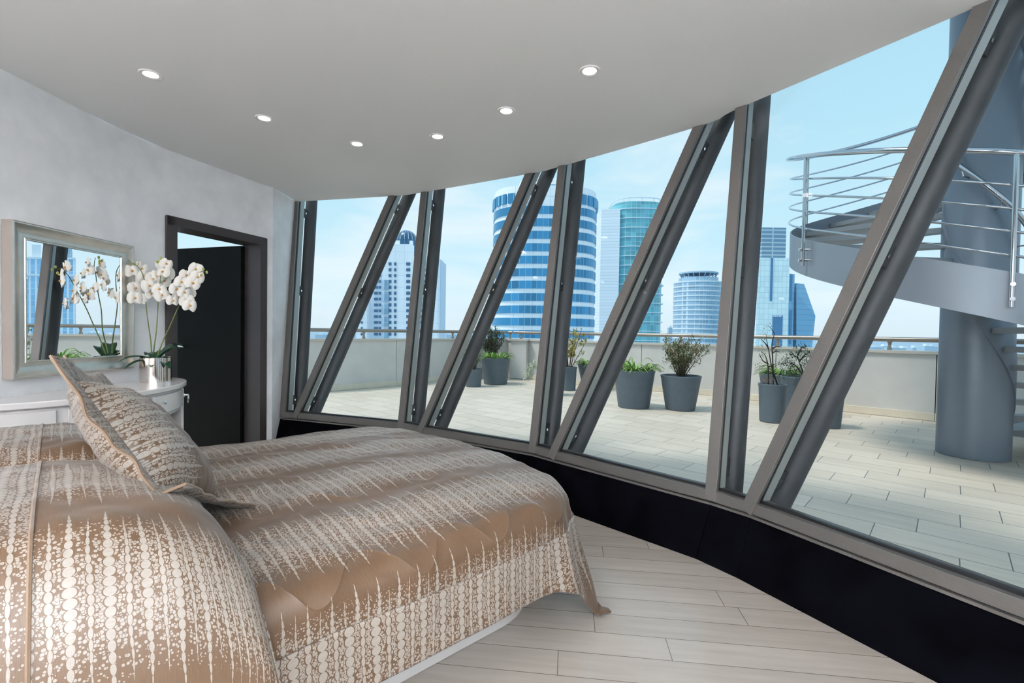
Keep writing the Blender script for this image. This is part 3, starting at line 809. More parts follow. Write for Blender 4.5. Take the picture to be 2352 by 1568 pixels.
# sample the cove smoothly
cove = [(0, 0, 0), (.006, .004, 0), (.012, .004, 0)]+[(.012+.070*k/14, .002-.020*sin(pi/2*k/14)**1.0-.004*sin(pi*k/14), 0) for k in range(15)]+[(.086, -.014, 0), (.092, -.014, 0), (.096, -.022, 0)]
fo = framemesh(cove, M_silver, 'frame', mr)
framemesh([(0, -.055, 0), (0, 0.0005, 0)], M_silverside, 'frame_side', mr)
g = MB(); k = .092; g.add([(XM-.020, y0+k, z0+k), (XM-.020, y1-k, z0+k), (XM-.020, y1-k, z1-k), (XM-.020, y0+k, z1-k)], [(0, 1, 2, 3)])
g.build('mirror_glass', M_mirror, mr)
g = MB(); g.box((XM-.038, (y0+y1)/2, (z0+z1)/2), (.03, y1-y0-.01, z1-z0-.01)); g.build('backing', M_doorframe, mr)

# ================================================================== ORCHID
random.seed(5)
oc = Vector((-2.53, 3.43, .80)); orr = .094
orc = thing('potted_orchid', 'white moth orchid with three arching stems in a hammered silver pot on the console table', 'plant', oc)
g = MB(); g.lathe([(.0, 0), (orr, 0), (orr, .006), (orr, .172), (orr-.004, .176), (orr-.008, .172), (orr-.008, .13), (.0, .13)], 48, oc); g.build('pot', M_hammer, orc, smooth=True)
g = MB(); g.lathe([(0, .150), (orr-.009, .146)], 24, oc); g.build('soil', M_soil, orc)
def leafmesh(base, azim, length, width, lift, droop, n=12, fold=.15):
    d = Vector((cos(azim), sin(azim), 0)); s_ = Vector((-d.y, d.x, 0)); g = MB()
    def f(a, b):
        x = a*length; z = lift*a*length-droop*(a**2)*length; wd = width*(sin(pi*min(1, a*.93+.05))**.6)
        y = (2*b-1); return base+d*x*(1-.15*a)+s_*y*wd/2+Z*(z+fold*wd*abs(y))
    g.grid(f, n, 6, lambda a, b: (a, b)); return g
for az, L_, wd, lf_, dr_ in ((-2.3, .24, .055, .55, .55), (-2.05, .22, .05, .25, .45), (.5, .17, .10, 1.3, .8), (.95, .20, .09, 1.5, 1.0), (-.3, .16, .07, .2, .5), (1.6, .14, .07, 1.2, .8), (2.6, .18, .06, .9, .7), (-1.2, .12, .06, .3, .6)):
    lo = leafmesh(oc+Z*.15, az, L_, wd, lf_, dr_).build('leaf', M_orchleaf, orc, smooth=True, angle=180)
    q = lo.modifiers.new('t', 'SOLIDIFY'); q.thickness = .003
YO = 3.43
stems = [[(348, 812, .0), (346, 780, .0), (340, 740, .0), (335, 695, .0), (333, 660, -.01), (328, 630, -.02), (316, 612, -.03), (300, 602, -.04), (296, 596, -.04)],
         [(352, 812, -.01), (359, 760, -.02), (362, 715, -.02), (365, 670, -.03), (369, 635, -.03), (373, 612, -.03), (370, 594, -.03)],
         [(362, 815, .0), (378, 775, .0), (392, 745, .0), (405, 715, .0), (418, 690, .0), (432, 665, .0), (446, 640, 0), (462, 624, 0), (474, 625, 0)]]
for st in stems:
    g = MB(); pts = smoothpoly([aty(x, y, YO+d) for x, y, d in st], 5)
    g.tube(pts, [.0042-.0024*i/len(pts) for i in range(len(pts))], 7); g.build('stem', M_stem, orc, smooth=True)
def blossom(c, s_, facing, rot):
    f = facing.normalized(); up = (Z-f*f.z).normalized(); rt = up.cross(f)
    up2 = up*cos(rot)+rt*sin(rot); rt2 = up2.cross(f)
    g = MB()
    for ang, L_, wd, lay in ((90, .95, .55, -.003), (215, .95, .52, -.003), (325, .95, .52, -.003), (5, 1.05, .98, .002), (175, 1.05, .98, .002)):
        a0 = radians(ang); d = rt2*cos(a0)+up2*sin(a0); e = d.cross(f)
        def q(a, b, d=d, e=e, L_=L_, wd=wd, lay=lay):
            wv = wd*s_*(sin(pi*min(1, .06+a*.9))**.55)*.5; y = 2*b-1
            return c+d*(a*L_*s_*.52)+e*y*wv+f*(lay+.012*sin(a*pi)*s_/.06*.5-.010*a*a-.004*y*y)
        g.grid(q, 7, 5, lambda a, b: (a, b))
    bo = g.build('blossom', M_petal, orc, smooth=True, angle=180)
    g = MB(); g.lathe([(0, -.002), (.0055, .0), (.006, .005), (.004, .010), (0, .012)], 8); Rm = f.to_track_quat('Z', 'Y').to_matrix()
    g.v = [Rm @ (v*s_/.06)+c+f*.003 for v in g.v]; g.build('lip', M_lip, bo, smooth=True)
fl_px = [(334, 634), (343, 656), (348, 674), (311, 661), (322, 640), (326, 618), (303, 622), (322, 686), (310, 684), (352, 640), (318, 606),
         (374, 624), (377, 645), (382, 606), (366, 664), (372, 608), (384, 628), (362, 633), (372, 678), (290, 611),
         (443, 650), (434, 672), (428, 690), (450, 618), (454, 636), (406, 664), (397, 690), (417, 648), (424, 672), (428, 632), (436, 702), (412, 680)]
for i, (x, y) in enumerate(fl_px):
    dep = YO+random.uniform(-.05, .04); p = aty(x, y, dep); fc = Vector((random.uniform(.3, .9), random.uniform(-1.1, -.6), random.uniform(-.25, .15)))
    sz = .080 if i not in (19, 10) else .04
    blossom(p, sz*random.uniform(.9, 1.1), fc, random.uniform(-.4, .4))
for x, y in ((291, 603), (297, 596), (308, 607), (361, 601), (368, 593), (366, 602), (462, 632), (467, 618), (475, 625)):
    g = MB(); p = aty(x, y, YO-.02); g.lathe([(0, -.012), (.006, -.008), (.0085, 0), (.006, .008), (0, .012)], 10, p); g.build('bud', M_bud, orc, smooth=True)

# ================================================================== CEILING LAMPS
names = {0: 'recessed ceiling lamp nearest the left wall, largest of the left row', 1: 'recessed ceiling lamp in the middle of the left row', 2: 'recessed ceiling lamp at the far end of the left row',
         3: 'recessed ceiling lamp nearest the camera in the window side row', 4: 'recessed ceiling lamp in the middle of the window side row', 5: 'recessed ceiling lamp at the far end of the window side row'}
LP = [atz(x, y, ZC) for x, y in ((346, 170), (607, 271), (820, 330), (1354, 162), (1163, 254), (1005, 313))]
for i, p in enumerate(LP+[Vector((.85, 1.35, ZC)), Vector((-2.3, .9, ZC)), Vector((.9, -.2, ZC)), Vector((-2.0, -.2, ZC)), Vector((-.6, -1.2, ZC))]):  # lamps beyond LP are out of view, added for more room light
    r = thing('ceiling_lamp', names.get(i, 'added recessed ceiling lamp out of view, brightening the room'), 'lamp', p, 'recessed ceiling lamps')
    g = MB(); g.lathe([(.034, 0), (.036, -.004), (.052, -.006), (.055, -.002), (.055, 0.0)], 32, p); g.build('trim_ring', M_lampring, r, smooth=True)
    g = MB(); g.lathe([(0, -.0015), (.033, -.0015)], 24, p); g.build('lamp_face', M_lampface, r)
    ld_ = bpy.data.lights.new('lamp_light', 'SPOT'); ld_.energy = LAMP_W; ld_.spot_size = radians(125); ld_.spot_blend = 1; ld_.shadow_soft_size = .05; ld_.color = (1, .94, .90)
    lo = bpy.data.objects.new('lamp_light', ld_); COL.objects.link(lo); lo.parent = r; lo.location = (0, 0, -.03)
# added fill lights behind the camera, shaped as uplighters, to brighten the room
for i, (x, y) in enumerate(((-2.1, -2.0), (.7, -2.1))):
    r = thing('added_fill_light', 'added unseen fill light behind the camera, shaped as a tall uplighter with an open bowl' if i else 'added unseen fill light by the left wall behind the camera, shaped as a tall uplighter', 'lamp', (x, y, 0))
    c = Vector((x, y, 0))
    g = MB(); g.lathe([(0, 0), (.16, 0), (.16, .015), (.02, .03), (0, .03)], 32, c); g.build('base', M_chrome, r, smooth=True)
    g = MB(); g.tube([c+Z*.02, c+Z*1.62], .014, 12); g.build('pole', M_chrome, r, smooth=True)
    g = MB(); g.lathe([(0, 1.60), (.06, 1.61), (.17, 1.68), (.21, 1.76), (.205, 1.76), (.165, 1.69), (.05, 1.625), (0, 1.62)], 32, c); g.build('bowl', M_white, r, smooth=True)
    g = MB(); g.lathe([(0, 1.70), (.15, 1.70)], 32, c); g.build('lamp_face', mat('fill_light_face', (1, 1, 1), .5, emit=(1, .95, .92), es=3), r)
    ld_ = bpy.data.lights.new('fill_light', 'AREA'); ld_.shape = 'DISK'; ld_.size = .32; ld_.energy = FILL_LIGHT_W; ld_.color = (.92, .96, 1)
    lo = bpy.data.objects.new('fill_light', ld_); COL.objects.link(lo); lo.parent = r; lo.location = (0, 0, 1.72); lo.rotation_euler = (pi, 0, 0)
# ================================================================== SPIRAL STAIR
SC = Vector((4.80, 5.0, 0)); SR, CRAD = 1.70, .29
AZ = atan2(-SC.y, -SC.x)           # direction from the column towards the camera
PIT = 3.2
def sp(th, r, z):                   # theta in degrees, positive turns clockwise seen from above (to the left from the camera)
    a = AZ-radians(th); return SC+Vector((cos(a)*r, sin(a)*r, z))
def zt(th): return 1.76+PIT*th/360
st_ = thing('spiral_staircase', 'grey steel spiral staircase with polished tube handrails round a thick round column on the terrace', 'staircase', SC)
g = MB(); g.lathe([(CRAD, -.01), (CRAD, 8.5)], 72, SC); g.build('column', M_column, st_, smooth=True)
def helix_band(r0, r1, zlo, zhi, t0, t1, n, name, m):
    g = MB(); vs = []; fs = []
    for k in range(n+1):
        th = t0+(t1-t0)*k/n; a, b = max(0, zlo(th)), max(.02, zhi(th))
        vs += [sp(th, r0, a), sp(th, r1, a), sp(th, r1, b), sp(th, r0, b)]
    for k in range(n):
        for j in range(4): fs.append((k*4+j, k*4+(j+1) % 4, (k+1)*4+(j+1) % 4, (k+1)*4+j))
    fs += [(3, 2, 1, 0), (n*4, n*4+1, n*4+2, n*4+3)]
    g.add(vs, fs); return g.build(name, m, st_, smooth=True, angle=40)
TH0, TH1 = -172, 430
helix_band(SR-.012, SR, lambda t: zt(t)-.38, lambda t: zt(t), TH0, TH1, 300, 'outer_stringer', M_stair)
helix_band(CRAD-.01, CRAD+.012, lambda t: zt(t)-.42, lambda t: zt(t)-.02, TH0, TH1, 300, 'inner_stringer', M_column)
th = -160; i = 0
while th < TH1-20:
    g = MB(); z = zt(th)-.10; n = 6; top_ = []; 
    a0, a1 = th-1, th+19
    vs = []; 
    for k in range(n+1):
        t_ = a0+(a1-a0)*k/n; vs += [sp(t_, CRAD+.012, z-.055), sp(t_, SR-.013, z-.055), sp(t_, SR-.013, z), sp(t_, CRAD+.012, z)]
    fs = []
    for k in range(n):
        for j in range(4): fs.append((k*4+j, k*4+(j+1) % 4, (k+1)*4+(j+1) % 4, (k+1)*4+j))
    fs += [(3, 2, 1, 0), (n*4, n*4+1, n*4+2, n*4+3)]
    g.add(vs, fs); g.build('tread', M_tread, st_)
    th += 20
def helix_tube(r, dz, t0, t1, rad, name, m, n=12):
    g = MB(); k = int((t1-t0)/2.5); g.tube([sp(t0+(t1-t0)*j/k, r, zt(t0+(t1-t0)*j/k)+dz) for j in range(k+1)], rad, n)
    return g.build(name, m, st_, smooth=True)
helix_tube(SR+.045, .88, -160, TH1, .0245, 'handrail', M_stairchrome, 16)
for dz in (.645, .47, .30, .12):
    helix_tube(SR+.015, dz, -160, TH1, .0105, 'rail', M_stairchrome)
helix_tube(CRAD+.13, .95, -150, TH1, .024, 'inner_handrail', M_stairchrome, 14)
for th in range(-118, 420, 56):
    g = MB(); b0 = sp(th, SR+.05, zt(th)-.27); g.tube([b0, sp(th, SR+.05, zt(th)+.88)], .0165, 14)
    po = g.build('post', M_stairchrome, st_, smooth=True)
    for dz in (-.10, -.21):
        g = MB(); g.tube([sp(th, SR-.03, zt(th)+dz), sp(th, SR+.085, zt(th)+dz)], .011, 10); g.tube([sp(th, SR+.075, zt(th)+dz), sp(th, SR+.092, zt(th)+dz)], .016, 12)
        g.build('bolt', M_stairchrome, po, smooth=True)
for th in range(-100, 420, 40):
    g = MB(); g.tube([sp(th, CRAD+.005, zt(th)+.87), sp(th, CRAD+.11, zt(th)+.87), sp(th, CRAD+.13, zt(th)+.93)], .008, 8); g.build('rail_bracket', M_stairchrome, st_, smooth=True)

# ================================================================== PLANTERS
rnd = random.Random(11)
def pot_(r, c, rt, rb, h):
    g = MB(); g.lathe([(0, 0), (rb-.01, 0), (rb, .012), (rt-.01, h-.05), (rt, h-.012), (rt-.004, h), (rt-.024, h), (rt-.03, h-.02), (rt-.04, h-.07), (0, h-.07)], 48, c)
    g.build('pot', M_pot, r, smooth=True, angle=30)
    g = MB(); g.lathe([(rt-.04, h-.065), (rt*.5, h-.05), (0, h-.045)], 24, c); g.build('soil', M_soil, r)
def leafquad(g, p, d, w_, L_, up):
    d = d.normalized(); s_ = d.cross(up)
    if s_.length < 1e-3: s_ = d.orthogonal()
    s_.normalize(); nn = s_.cross(d)
    g.add([p, p+d*L_*.5+s_*w_*.5+nn*L_*.06, p+d*L_, p+d*L_*.5-s_*w_*.5+nn*L_*.06], [(0, 1, 2, 3)])
def rv(): 
    while True:
        v = Vector((rnd.uniform(-1, 1), rnd.uniform(-1, 1), rnd.uniform(-1, 1)))
        if .05 < v.length < 1: return v
def strap(r, c, h, rr, n, L_, wd, m):
    g = MB()
    for i in range(n):
        az = rnd.uniform(0, 2*pi); q = rnd.uniform(0, rr*.75); b = c+Vector((cos(az)*q, sin(az)*q, h-.05)); az2 = az+rnd.uniform(-.7, .7)
        LL = L_*rnd.uniform(.6, 1.15); rise = rnd.uniform(.35, 1.05)*LL*(1.2-.5*q/rr); d = Vector((cos(az2), sin(az2), 0)); s_ = Vector((-d.y, d.x, 0)); N = 7; vs = []
        w0 = wd*rnd.uniform(.7, 1.1)
        for k in range(N+1):
            t = k/N; out_ = LL*(.75*t+.1*t*t); zz = rise*(sin(min(1, t*1.1)*pi*.62))*.62-.20*LL*t*t*t
            ww = w0*(1-t**2.2)*.5+.0015; c0 = b+d*out_+Z*zz
            vs += [c0-s_*ww+Z*.008, c0, c0+s_*ww+Z*.008]
        fs = []
        for k in range(N): fs += [(k*3, k*3+1, k*3+4, k*3+3), (k*3+1, k*3+2, k*3+5, k*3+4)]
        g.add(vs, fs)
    g.build('foliage', m, r, smooth=True, angle=180)
def bush(r, c, h, ht, wd, nst, nleaf, ls, m, bm, spread=1.0, low=.25, top_bias=0.0, thick=.008, stem_vis=0.0):
    tips = []; g = MB()
    for i in range(nst):
        az = rnd.uniform(0, 2*pi); q = .04*rnd.random(); p0 = c+Vector((cos(az)*q, sin(az)*q, h-.06))
        tz = rnd.uniform(.45, 1.0)*ht; rr = wd*.5*spread*rnd.uniform(.25, 1)*sqrt(max(.05, 1-(2*tz/ht-1.15)**2*.75))
        e = c+Vector((cos(az)*rr, sin(az)*rr, h+tz)); m1 = p0.lerp(e, .45)+Vector((cos(az)*rr*.05, sin(az)*rr*.05, .06*ht))+rv()*.03
        path = smoothpoly([p0, m1, e], 4); g.tube(path, [thick*(1-.75*k/len(path)) for k in range(len(path))], 5)
        tips.append(path)
        for j in range(3):
            k = rnd.randint(3, len(path)-2); a = path[k]; e2 = a+Vector((rnd.uniform(-1, 1), rnd.uniform(-1, 1), rnd.uniform(.1, .9)))*(.16*wd)
            g.tube([a, a.lerp(e2, .5)+rv()*.008, e2], [thick*.4, thick*.3, thick*.15], 4); tips.append([a.lerp(e2, f) for f in (0, .2, .4, .6, .8, 1.0, 1.0, 1.0, 1.0)])
    g.build('branches', bm, r, smooth=True)
    g = MB()
    for i in range(nleaf):
        pth = rnd.choice(tips); f = max(stem_vis, rnd.random()**(.6-.3*top_bias)); k = f*(len(pth)-1); k0 = int(k); p = pth[k0].lerp(pth[min(k0+1, len(pth)-1)], k-k0)
        p = p+rv()*.045*wd*rnd.random()*1.6
        d = rv()+Vector((0, 0, .35)); leafquad(g, p, d, ls*.5*rnd.uniform(.7, 1.2), ls*rnd.uniform(.7, 1.3), Z)
    g.build('foliage', m, r)
def planter(label, px, py, rt, rb, h, dy=0.0, group='slate planters on the terrace'):
    c = atz(px, py, 0); dv = Vector((c.x, c.y, 0)).normalized(); c = c+dv*rb; c.z = -.014
    r = thing('potted_plant', label, 'plant', c, group); pot_(r, c, rt, rb, h); return r, c
# large strappy planter, centre
r, c = planter('large slate planter of strappy green leaves beside the round bush planter', 1455, 938, .335, .25, .61); strap(r, c, .61, .30, 95, .34, .030, M_strap)
r, c = planter('slate planter holding a round twiggy green and russet bush', 1562, 943, .315, .225, .55)
bush(r, c, .55, .60, .84, 40, 3300, .040, M_bushleaf, M_bark, thick=.006)
g = MB()
for i in range(260):
    a = rnd.uniform(0, 2*pi); q = rnd.uniform(.0, .33); leafquad(g, c+Vector((cos(a)*q, sin(a)*q, .55+.60*rnd.uniform(.7, 1.02)*(1-.35*(q/.33)**2))), rv(), .018, .036, Z)
g.build('russet_tips', M_russetleaf, r)
r, c = planter('narrow slate planter with tall bare dark twigs beside the upright steel tube', 1772, 970, .185, .155, .535)
g = MB()
for pts in ([(1786, 884), (1772, 840), (1765, 800), (1759, 775)], [(1776, 884), (1775, 830), (1773, 790), (1778, 765), (1765, 748)], [(1765, 884), (1764, 840), (1757, 815), (1748, 808)], [(1775, 800), (1783, 796), (1795, 797)], [(1773, 812), (1782, 806), (1790, 808)], [(1766, 842), (1775, 838), (1780, 836)], [(1765, 800), (1759, 790), (1748, 778)], [(1764, 835), (1752, 828), (1744, 812)]):
    q = smoothpoly([aty(x, y, c.y+rnd.uniform(-.03, .03)) for x, y in pts], 4); g.tube(q, [.011*(1-.75*k/len(q)) for k in range(len(q))], 6)
g.build('branches', M_darkbark, r, smooth=True)
g = MB()
for i in range(230):
    x, y = rnd.choice([(1752, 778), (1765, 755), (1790, 797), (1785, 808), (1752, 815), (1775, 838), (1760, 770), (1748, 800), (1745, 835)]); p = aty(x+rnd.gauss(0, 8), y+rnd.gauss(0, 6), c.y+rnd.uniform(-.08, .08)); leafquad(g, p, rv(), .012, .028, Z)
g.build('foliage', M_bushleaf, r)
g = MB()
for i in range(60):
    p = c+Vector((rnd.uniform(-.13, -.02), rnd.uniform(-.1, .1), .50+rnd.uniform(0, .14))); leafquad(g, p, rv()+Z, .008, .03, Z)
g.build('red_shoots', M_russetleaf, r)
r, c = planter('dark slate planter with a small tree behind the narrow twig planter', 1832, 957, .25, .19, .60)
g = MB()
for pts in ([(1855, 880), (1842, 850), (1833, 822), (1830, 805)], [(1848, 870), (1830, 842), (1812, 833), (1790, 836)], [(1833, 822), (1822, 815), (1812, 812)], [(1836, 830), (1848, 815), (1858, 812)], [(1833, 815), (1840, 800), (1848, 795)]):
    q = smoothpoly([aty(x, y, c.y+rnd.uniform(-.03, .03)) for x, y in pts], 4); g.tube(q, [.012*(1-.7*k/len(q)) for k in range(len(q))], 6)
g.build('branches', M_darkbark, r, smooth=True)
g = MB()
for i in range(620):
    x, y, s_ = rnd.choice([(1832, 805, 9), (1838, 815, 10), (1818, 815, 7), (1812, 825, 6), (1797, 833, 6), (1818, 838, 6), (1858, 814, 5), (1848, 797, 6), (1845, 825, 7), (1850, 836, 6)]); p = aty(x+rnd.gauss(0, s_), y+rnd.gauss(0, s_*.7), c.y+rnd.uniform(-.12, .12)); leafquad(g, p, rv(), .018, .034, Z)
for i in range(420):
    a = rnd.uniform(0, 2*pi); q = rnd.uniform(.05, .34); leafquad(g, c+Vector((cos(a)*q, sin(a)*q, .60+rnd.uniform(-.10, .12))), rv(), .02, .045, Z)
g.build('foliage', M_darkleaf, r)
r, c = planter('wide slate planter of strappy leaves between the twig planter and the parapet', 1795, 936, .36, .27, .56); strap(r, c, .56, .33, 90, .30, .026, M_strap)
r, c = planter('slate planter mostly hidden behind the largest slanted tube', 1899, 982, .20, .155, .50); bush(r, c, .5, .25, .3, 10, 200, .04, M_darkleaf, M_bark)
# far group
r, c = planter('small far planter with a wispy feathery shrub beside the larger strappy planter', 1087, 888, .20, .165, .385)
bush(r, c, .385, .50, .60, 30, 1300, .040, M_featherleaf, M_bark, thick=.005)
r, c = planter('far large slate planter of bright strappy leaves in the left corner group', 1138, 883, .335, .265, .60); strap(r, c, .60, .31, 85, .32, .032, M_strap)
r, c = planter('far planter with a tall dense dark green shrub in the corner of the parapet', 1128, 872, .24, .19, .52)
bush(r, c, .52, .88, .82, 40, 3600, .045, M_darkleaf, M_bark, thick=.008)
r, c = planter('far planter with a white flowering trailing shrub behind an upright tube', 1262, 908, .20, .165, .52)
bush(r, c, .52, .70, .42, 18, 900, .045, M_varleaf, M_bark)
g = MB(); b0 = aty(1228, 842, c.y)
for i in range(420):
    t = rnd.random(); x = 1232-22*t+rnd.gauss(0, 5); y = 838+30*t*t+rnd.gauss(0, 6); p = aty(x, y, c.y-.1+rnd.uniform(-.08, .08)); leafquad(g, p, rv(), .025, .04, Z)
g.build('trailing_foliage', M_varleaf, r)
r, c = planter('far dark planter with a yellow green multi stemmed tree', 1306, 896, .17, .14, .49)
bush(r, c, .49, .90, .74, 18, 1500, .050, M_yellowleaf, M_bark, top_bias=1, thick=.010, stem_vis=.5)
r, c = planter('far slate planter of strappy leaves touching the yellow green tree planter', 1357, 894, .29, .17, .53); strap(r, c, .53, .27, 80, .30, .030, M_strap)

# ================================================================== CITY
def px_at(x, y, Y): return aty(x, y, Y)
def vgrid_mat(name, base, line, su, sv, lw_u, lw_v, rough=.25, metal=.0, blot=.15):
    m = bpy.data.materials.new(name); m.use_nodes = True; g = NG(m); b = m.node_tree.nodes['Principled BSDF']
    t = g.node('ShaderNodeTexCoord'); p = g.sep(t.outputs['Object'])
    ang = g.m('ADD', p[0], g.m('MULTIPLY', p[1], .8))
    fu = g.m('FRACT', g.m('DIVIDE', ang, su)); fv = g.m('FRACT', g.m('DIVIDE', p[2], sv))
    lm = g.m('MAXIMUM', g.m('LESS_THAN', fu, lw_u), g.m('LESS_THAN', fv, lw_v))
    wn = g.node('ShaderNodeTexWhiteNoise'); wn.noise_dimensions = '2D'
    g.link(g.comb(g.m('FLOOR', g.m('DIVIDE', ang, su)), g.m('FLOOR', g.m('DIVIDE', p[2], sv))), wn.inputs['Vector'])
    k = g.m('ADD', 1-blot, g.m('MULTIPLY', wn.outputs[0], 2*blot))
    v = g.node('ShaderNodeVectorMath'); v.operation = 'SCALE'; v.inputs[0].default_value = base; g.link(k, v.inputs['Scale'])
    g.link(g.mix(lm, v.outputs[0], line), b.inputs['Base Color']) if False else None
    x = g.node('ShaderNodeMix'); x.data_type = 'RGBA'; g.link(lm, x.inputs[0]); g.link(v.outputs[0], x.inputs[6]); x.inputs[7].default_value = (*line, 1)
    g.link(x.outputs[2], b.inputs['Base Color']); b.inputs['Roughness'].default_value = rough; b.inputs['Metallic'].default_value = metal
    return m
C_white = vgrid_mat('tower_white_cladding', lin((250, 252, 252)), lin((222, 230, 236)), 2.4, 3.85, .05, .05, .6, blot=.02)  # city tones from here are paled and blued, haze mixed into the colours
C_blue = vgrid_mat('tower_blue_glass', lin((56, 140, 184)), lin((124, 184, 210)), 1.6, 99, .08, 0, .25, blot=.28)
C_teal = vgrid_mat('tower_teal_glass', lin((112, 184, 196)), lin((176, 216, 222)), 1.8, 3.9, .07, .03, .25, blot=.22)
C_clad = vgrid_mat('tower_panel_cladding', lin((240, 246, 250)), lin((200, 216, 226)), 99, 1.3, 0, .10, .5, blot=.03)
C_apart = vgrid_mat('apartment_cladding', lin((246, 250, 252)), lin((220, 230, 240)), 5, 6.4, .03, .03, .7, blot=.02)
C_shade = mat('apartment_shaded_side', lin((212, 224, 236)), .7)  # darker copy of the white cladding, shade painted onto the side wings
C_win = mat('apartment_window', lin((74, 112, 146)), .3)
C_dome = vgrid_mat('dome_glass', lin((48, 96, 132)), lin((120, 160, 184)), 2.2, 99, .08, 0, .3, blot=.1)
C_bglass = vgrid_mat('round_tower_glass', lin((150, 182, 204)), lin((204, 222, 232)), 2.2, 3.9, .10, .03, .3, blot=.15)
C_band = mat('pale_floor_band', lin((226, 236, 242)), .6)
C_green = vgrid_mat('green_curtain_wall', lin((228, 246, 246)), lin((176, 212, 222)), 3.2, 3.9, .06, .06, .3, blot=.06)
C_bluew = vgrid_mat('blue_curtain_wall', lin((130, 182, 212)), lin((104, 160, 196)), 99, 3.9, 0, .10, .35, blot=.02)
C_dark = mat('deep_blue_glass', lin((84, 136, 178)), .35)
C_louv = vgrid_mat('louvre_blue', lin((116, 152, 176)), lin((186, 204, 214)), 10, 3.0, .10, .34, .4, blot=.04)
C_mirr = vgrid_mat('pale_blue_ribbed_glass', lin((150, 200, 232)), lin((228, 240, 248)), 4.2, 3.9, .34, .05, .35, blot=.12)
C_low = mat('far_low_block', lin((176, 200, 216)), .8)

def ring_pts(cx, cy, a, b, n, e=2.0, rot=0):
    out = []
    for k in range(n):
        t = 2*pi*k/n; x = math.copysign(abs(cos(t))**(2/e), cos(t))*a; y = math.copysign(abs(sin(t))**(2/e), sin(t))*b
        out.append((cx+x*cos(rot)-y*sin(rot), cy+x*sin(rot)+y*cos(rot)))
    return out
def zpx(x, y, Y): return aty(x, y, Y).z
GZ = -85
# --- blue banded tower
Y0 = 150; xl = aty(1127, 700, Y0).x; xr = aty(1378, 700, Y0).x; cx = (xl+xr)/2; ww = (xr-xl)/2; cyy = Y0+13
bt1 = thing('office_tower', 'tall white office tower with blue window bands and a stepped crown', 'building', (cx, cyy, GZ))
g = MB(); ztop = zpx(1350, 424, Y0-4); g.prism(ring_pts(cx, cyy, ww*.985, 16, 72, 2.9), GZ, ztop); g.build('shaft', C_white, bt1, smooth=True, angle=30)
f0 = zpx(1300, 711.5, Y0-3); fh = 28.4*(Y0-3)/F; k = -4
while True:
    zc = f0+k*fh; k += 1
    if zc > ztop-6.5: break
    g = MB(); g.prism(ring_pts(cx, cyy, ww*1.0, 16.3, 72, 2.9), zc-fh*.31, zc+fh*.31); g.build('window_band', C_blue, bt1, smooth=True, angle=30)
for j in range(14):
    a = pi+pi*(j+.5)/14; x = cx+math.copysign(abs(cos(a))**(2/2.9), cos(a))*ww; y = cyy+math.copysign(abs(sin(a))**(2/2.9), sin(a))*16
    g = MB(); nn = Vector((cos(a)/ww, sin(a)/16, 0)).normalized(); g.bar(Vector((x, y, ztop-5.2)), Vector((x, y, ztop-2.2)), Vector((-nn.y, nn.x, 0)), nn, -1.1, 1.1, -.3, .35); g.build('crown_window', C_blue, bt1)
c0 = aty(1262, 400, Y0)
g = MB(); g.prism(ring_pts(cx+.5, cyy+2, 9, 8, 40, 2.4), ztop, zpx(1260, 392, Y0)); g.build('crown_drum', C_white, bt1, smooth=True, angle=30)
g = MB(); g.prism(ring_pts(cx+.5, cyy+2, 9.15, 8.15, 40, 2.4), ztop+1.0, ztop+3.2); g.build('crown_band', C_blue, bt1, smooth=True, angle=30)
# --- teal glass tower with floor fins
Y1 = 205; xa, xm, xb = aty(1381, 600, Y1).x, aty(1412, 600, Y1).x, aty(1533, 600, Y1).x
t2 = thing('glass_tower', 'teal glass tower with projecting floor fins behind the blue banded tower', 'building', ((xa+xb)/2, Y1+14, GZ))
zt2 = zpx(1470, 462, Y1); zt2b = zpx(1395, 478, Y1)
g = MB(); cx2 = (xm+xb)/2; a2 = (xb-xm)/2
g.prism(ring_pts(cx2, Y1+13, a2, 13, 64, 3.2), GZ, zt2); g.build('glass_shaft', C_teal, t2, smooth=True, angle=30)
g = MB(); g.prism([(xa, Y1+2), (xm+2, Y1+.5), (xm+4, Y1+24), (xa, Y1+24)], GZ, zt2b); g.build('panel_wing', C_clad, t2)
k = 0; fz = zpx(1500, 782, Y1)-12; 
while fz+k*3.98 < zt2+.5:
    g = MB(); g.prism(ring_pts(cx2+.3, Y1+13, a2+.55, 13.6, 64, 3.2), fz+k*3.98-.16, fz+k*3.98+.16); g.build('floor_fin', C_band, t2, smooth=True, angle=30); k += 1
g = MB(); pr = ring_pts(cx2, Y1+13, a2-.5, 12.5, 40, 3.2); g.tube([Vector((x, y, zt2+1.7)) for x, y in pr], .22, 6, closed=True)
for x, y in pr[::2]: g.tube([Vector((x, y, zt2)), Vector((x, y, zt2+1.7))], .12, 4)
g.build('roof_railing', C_band, t2)
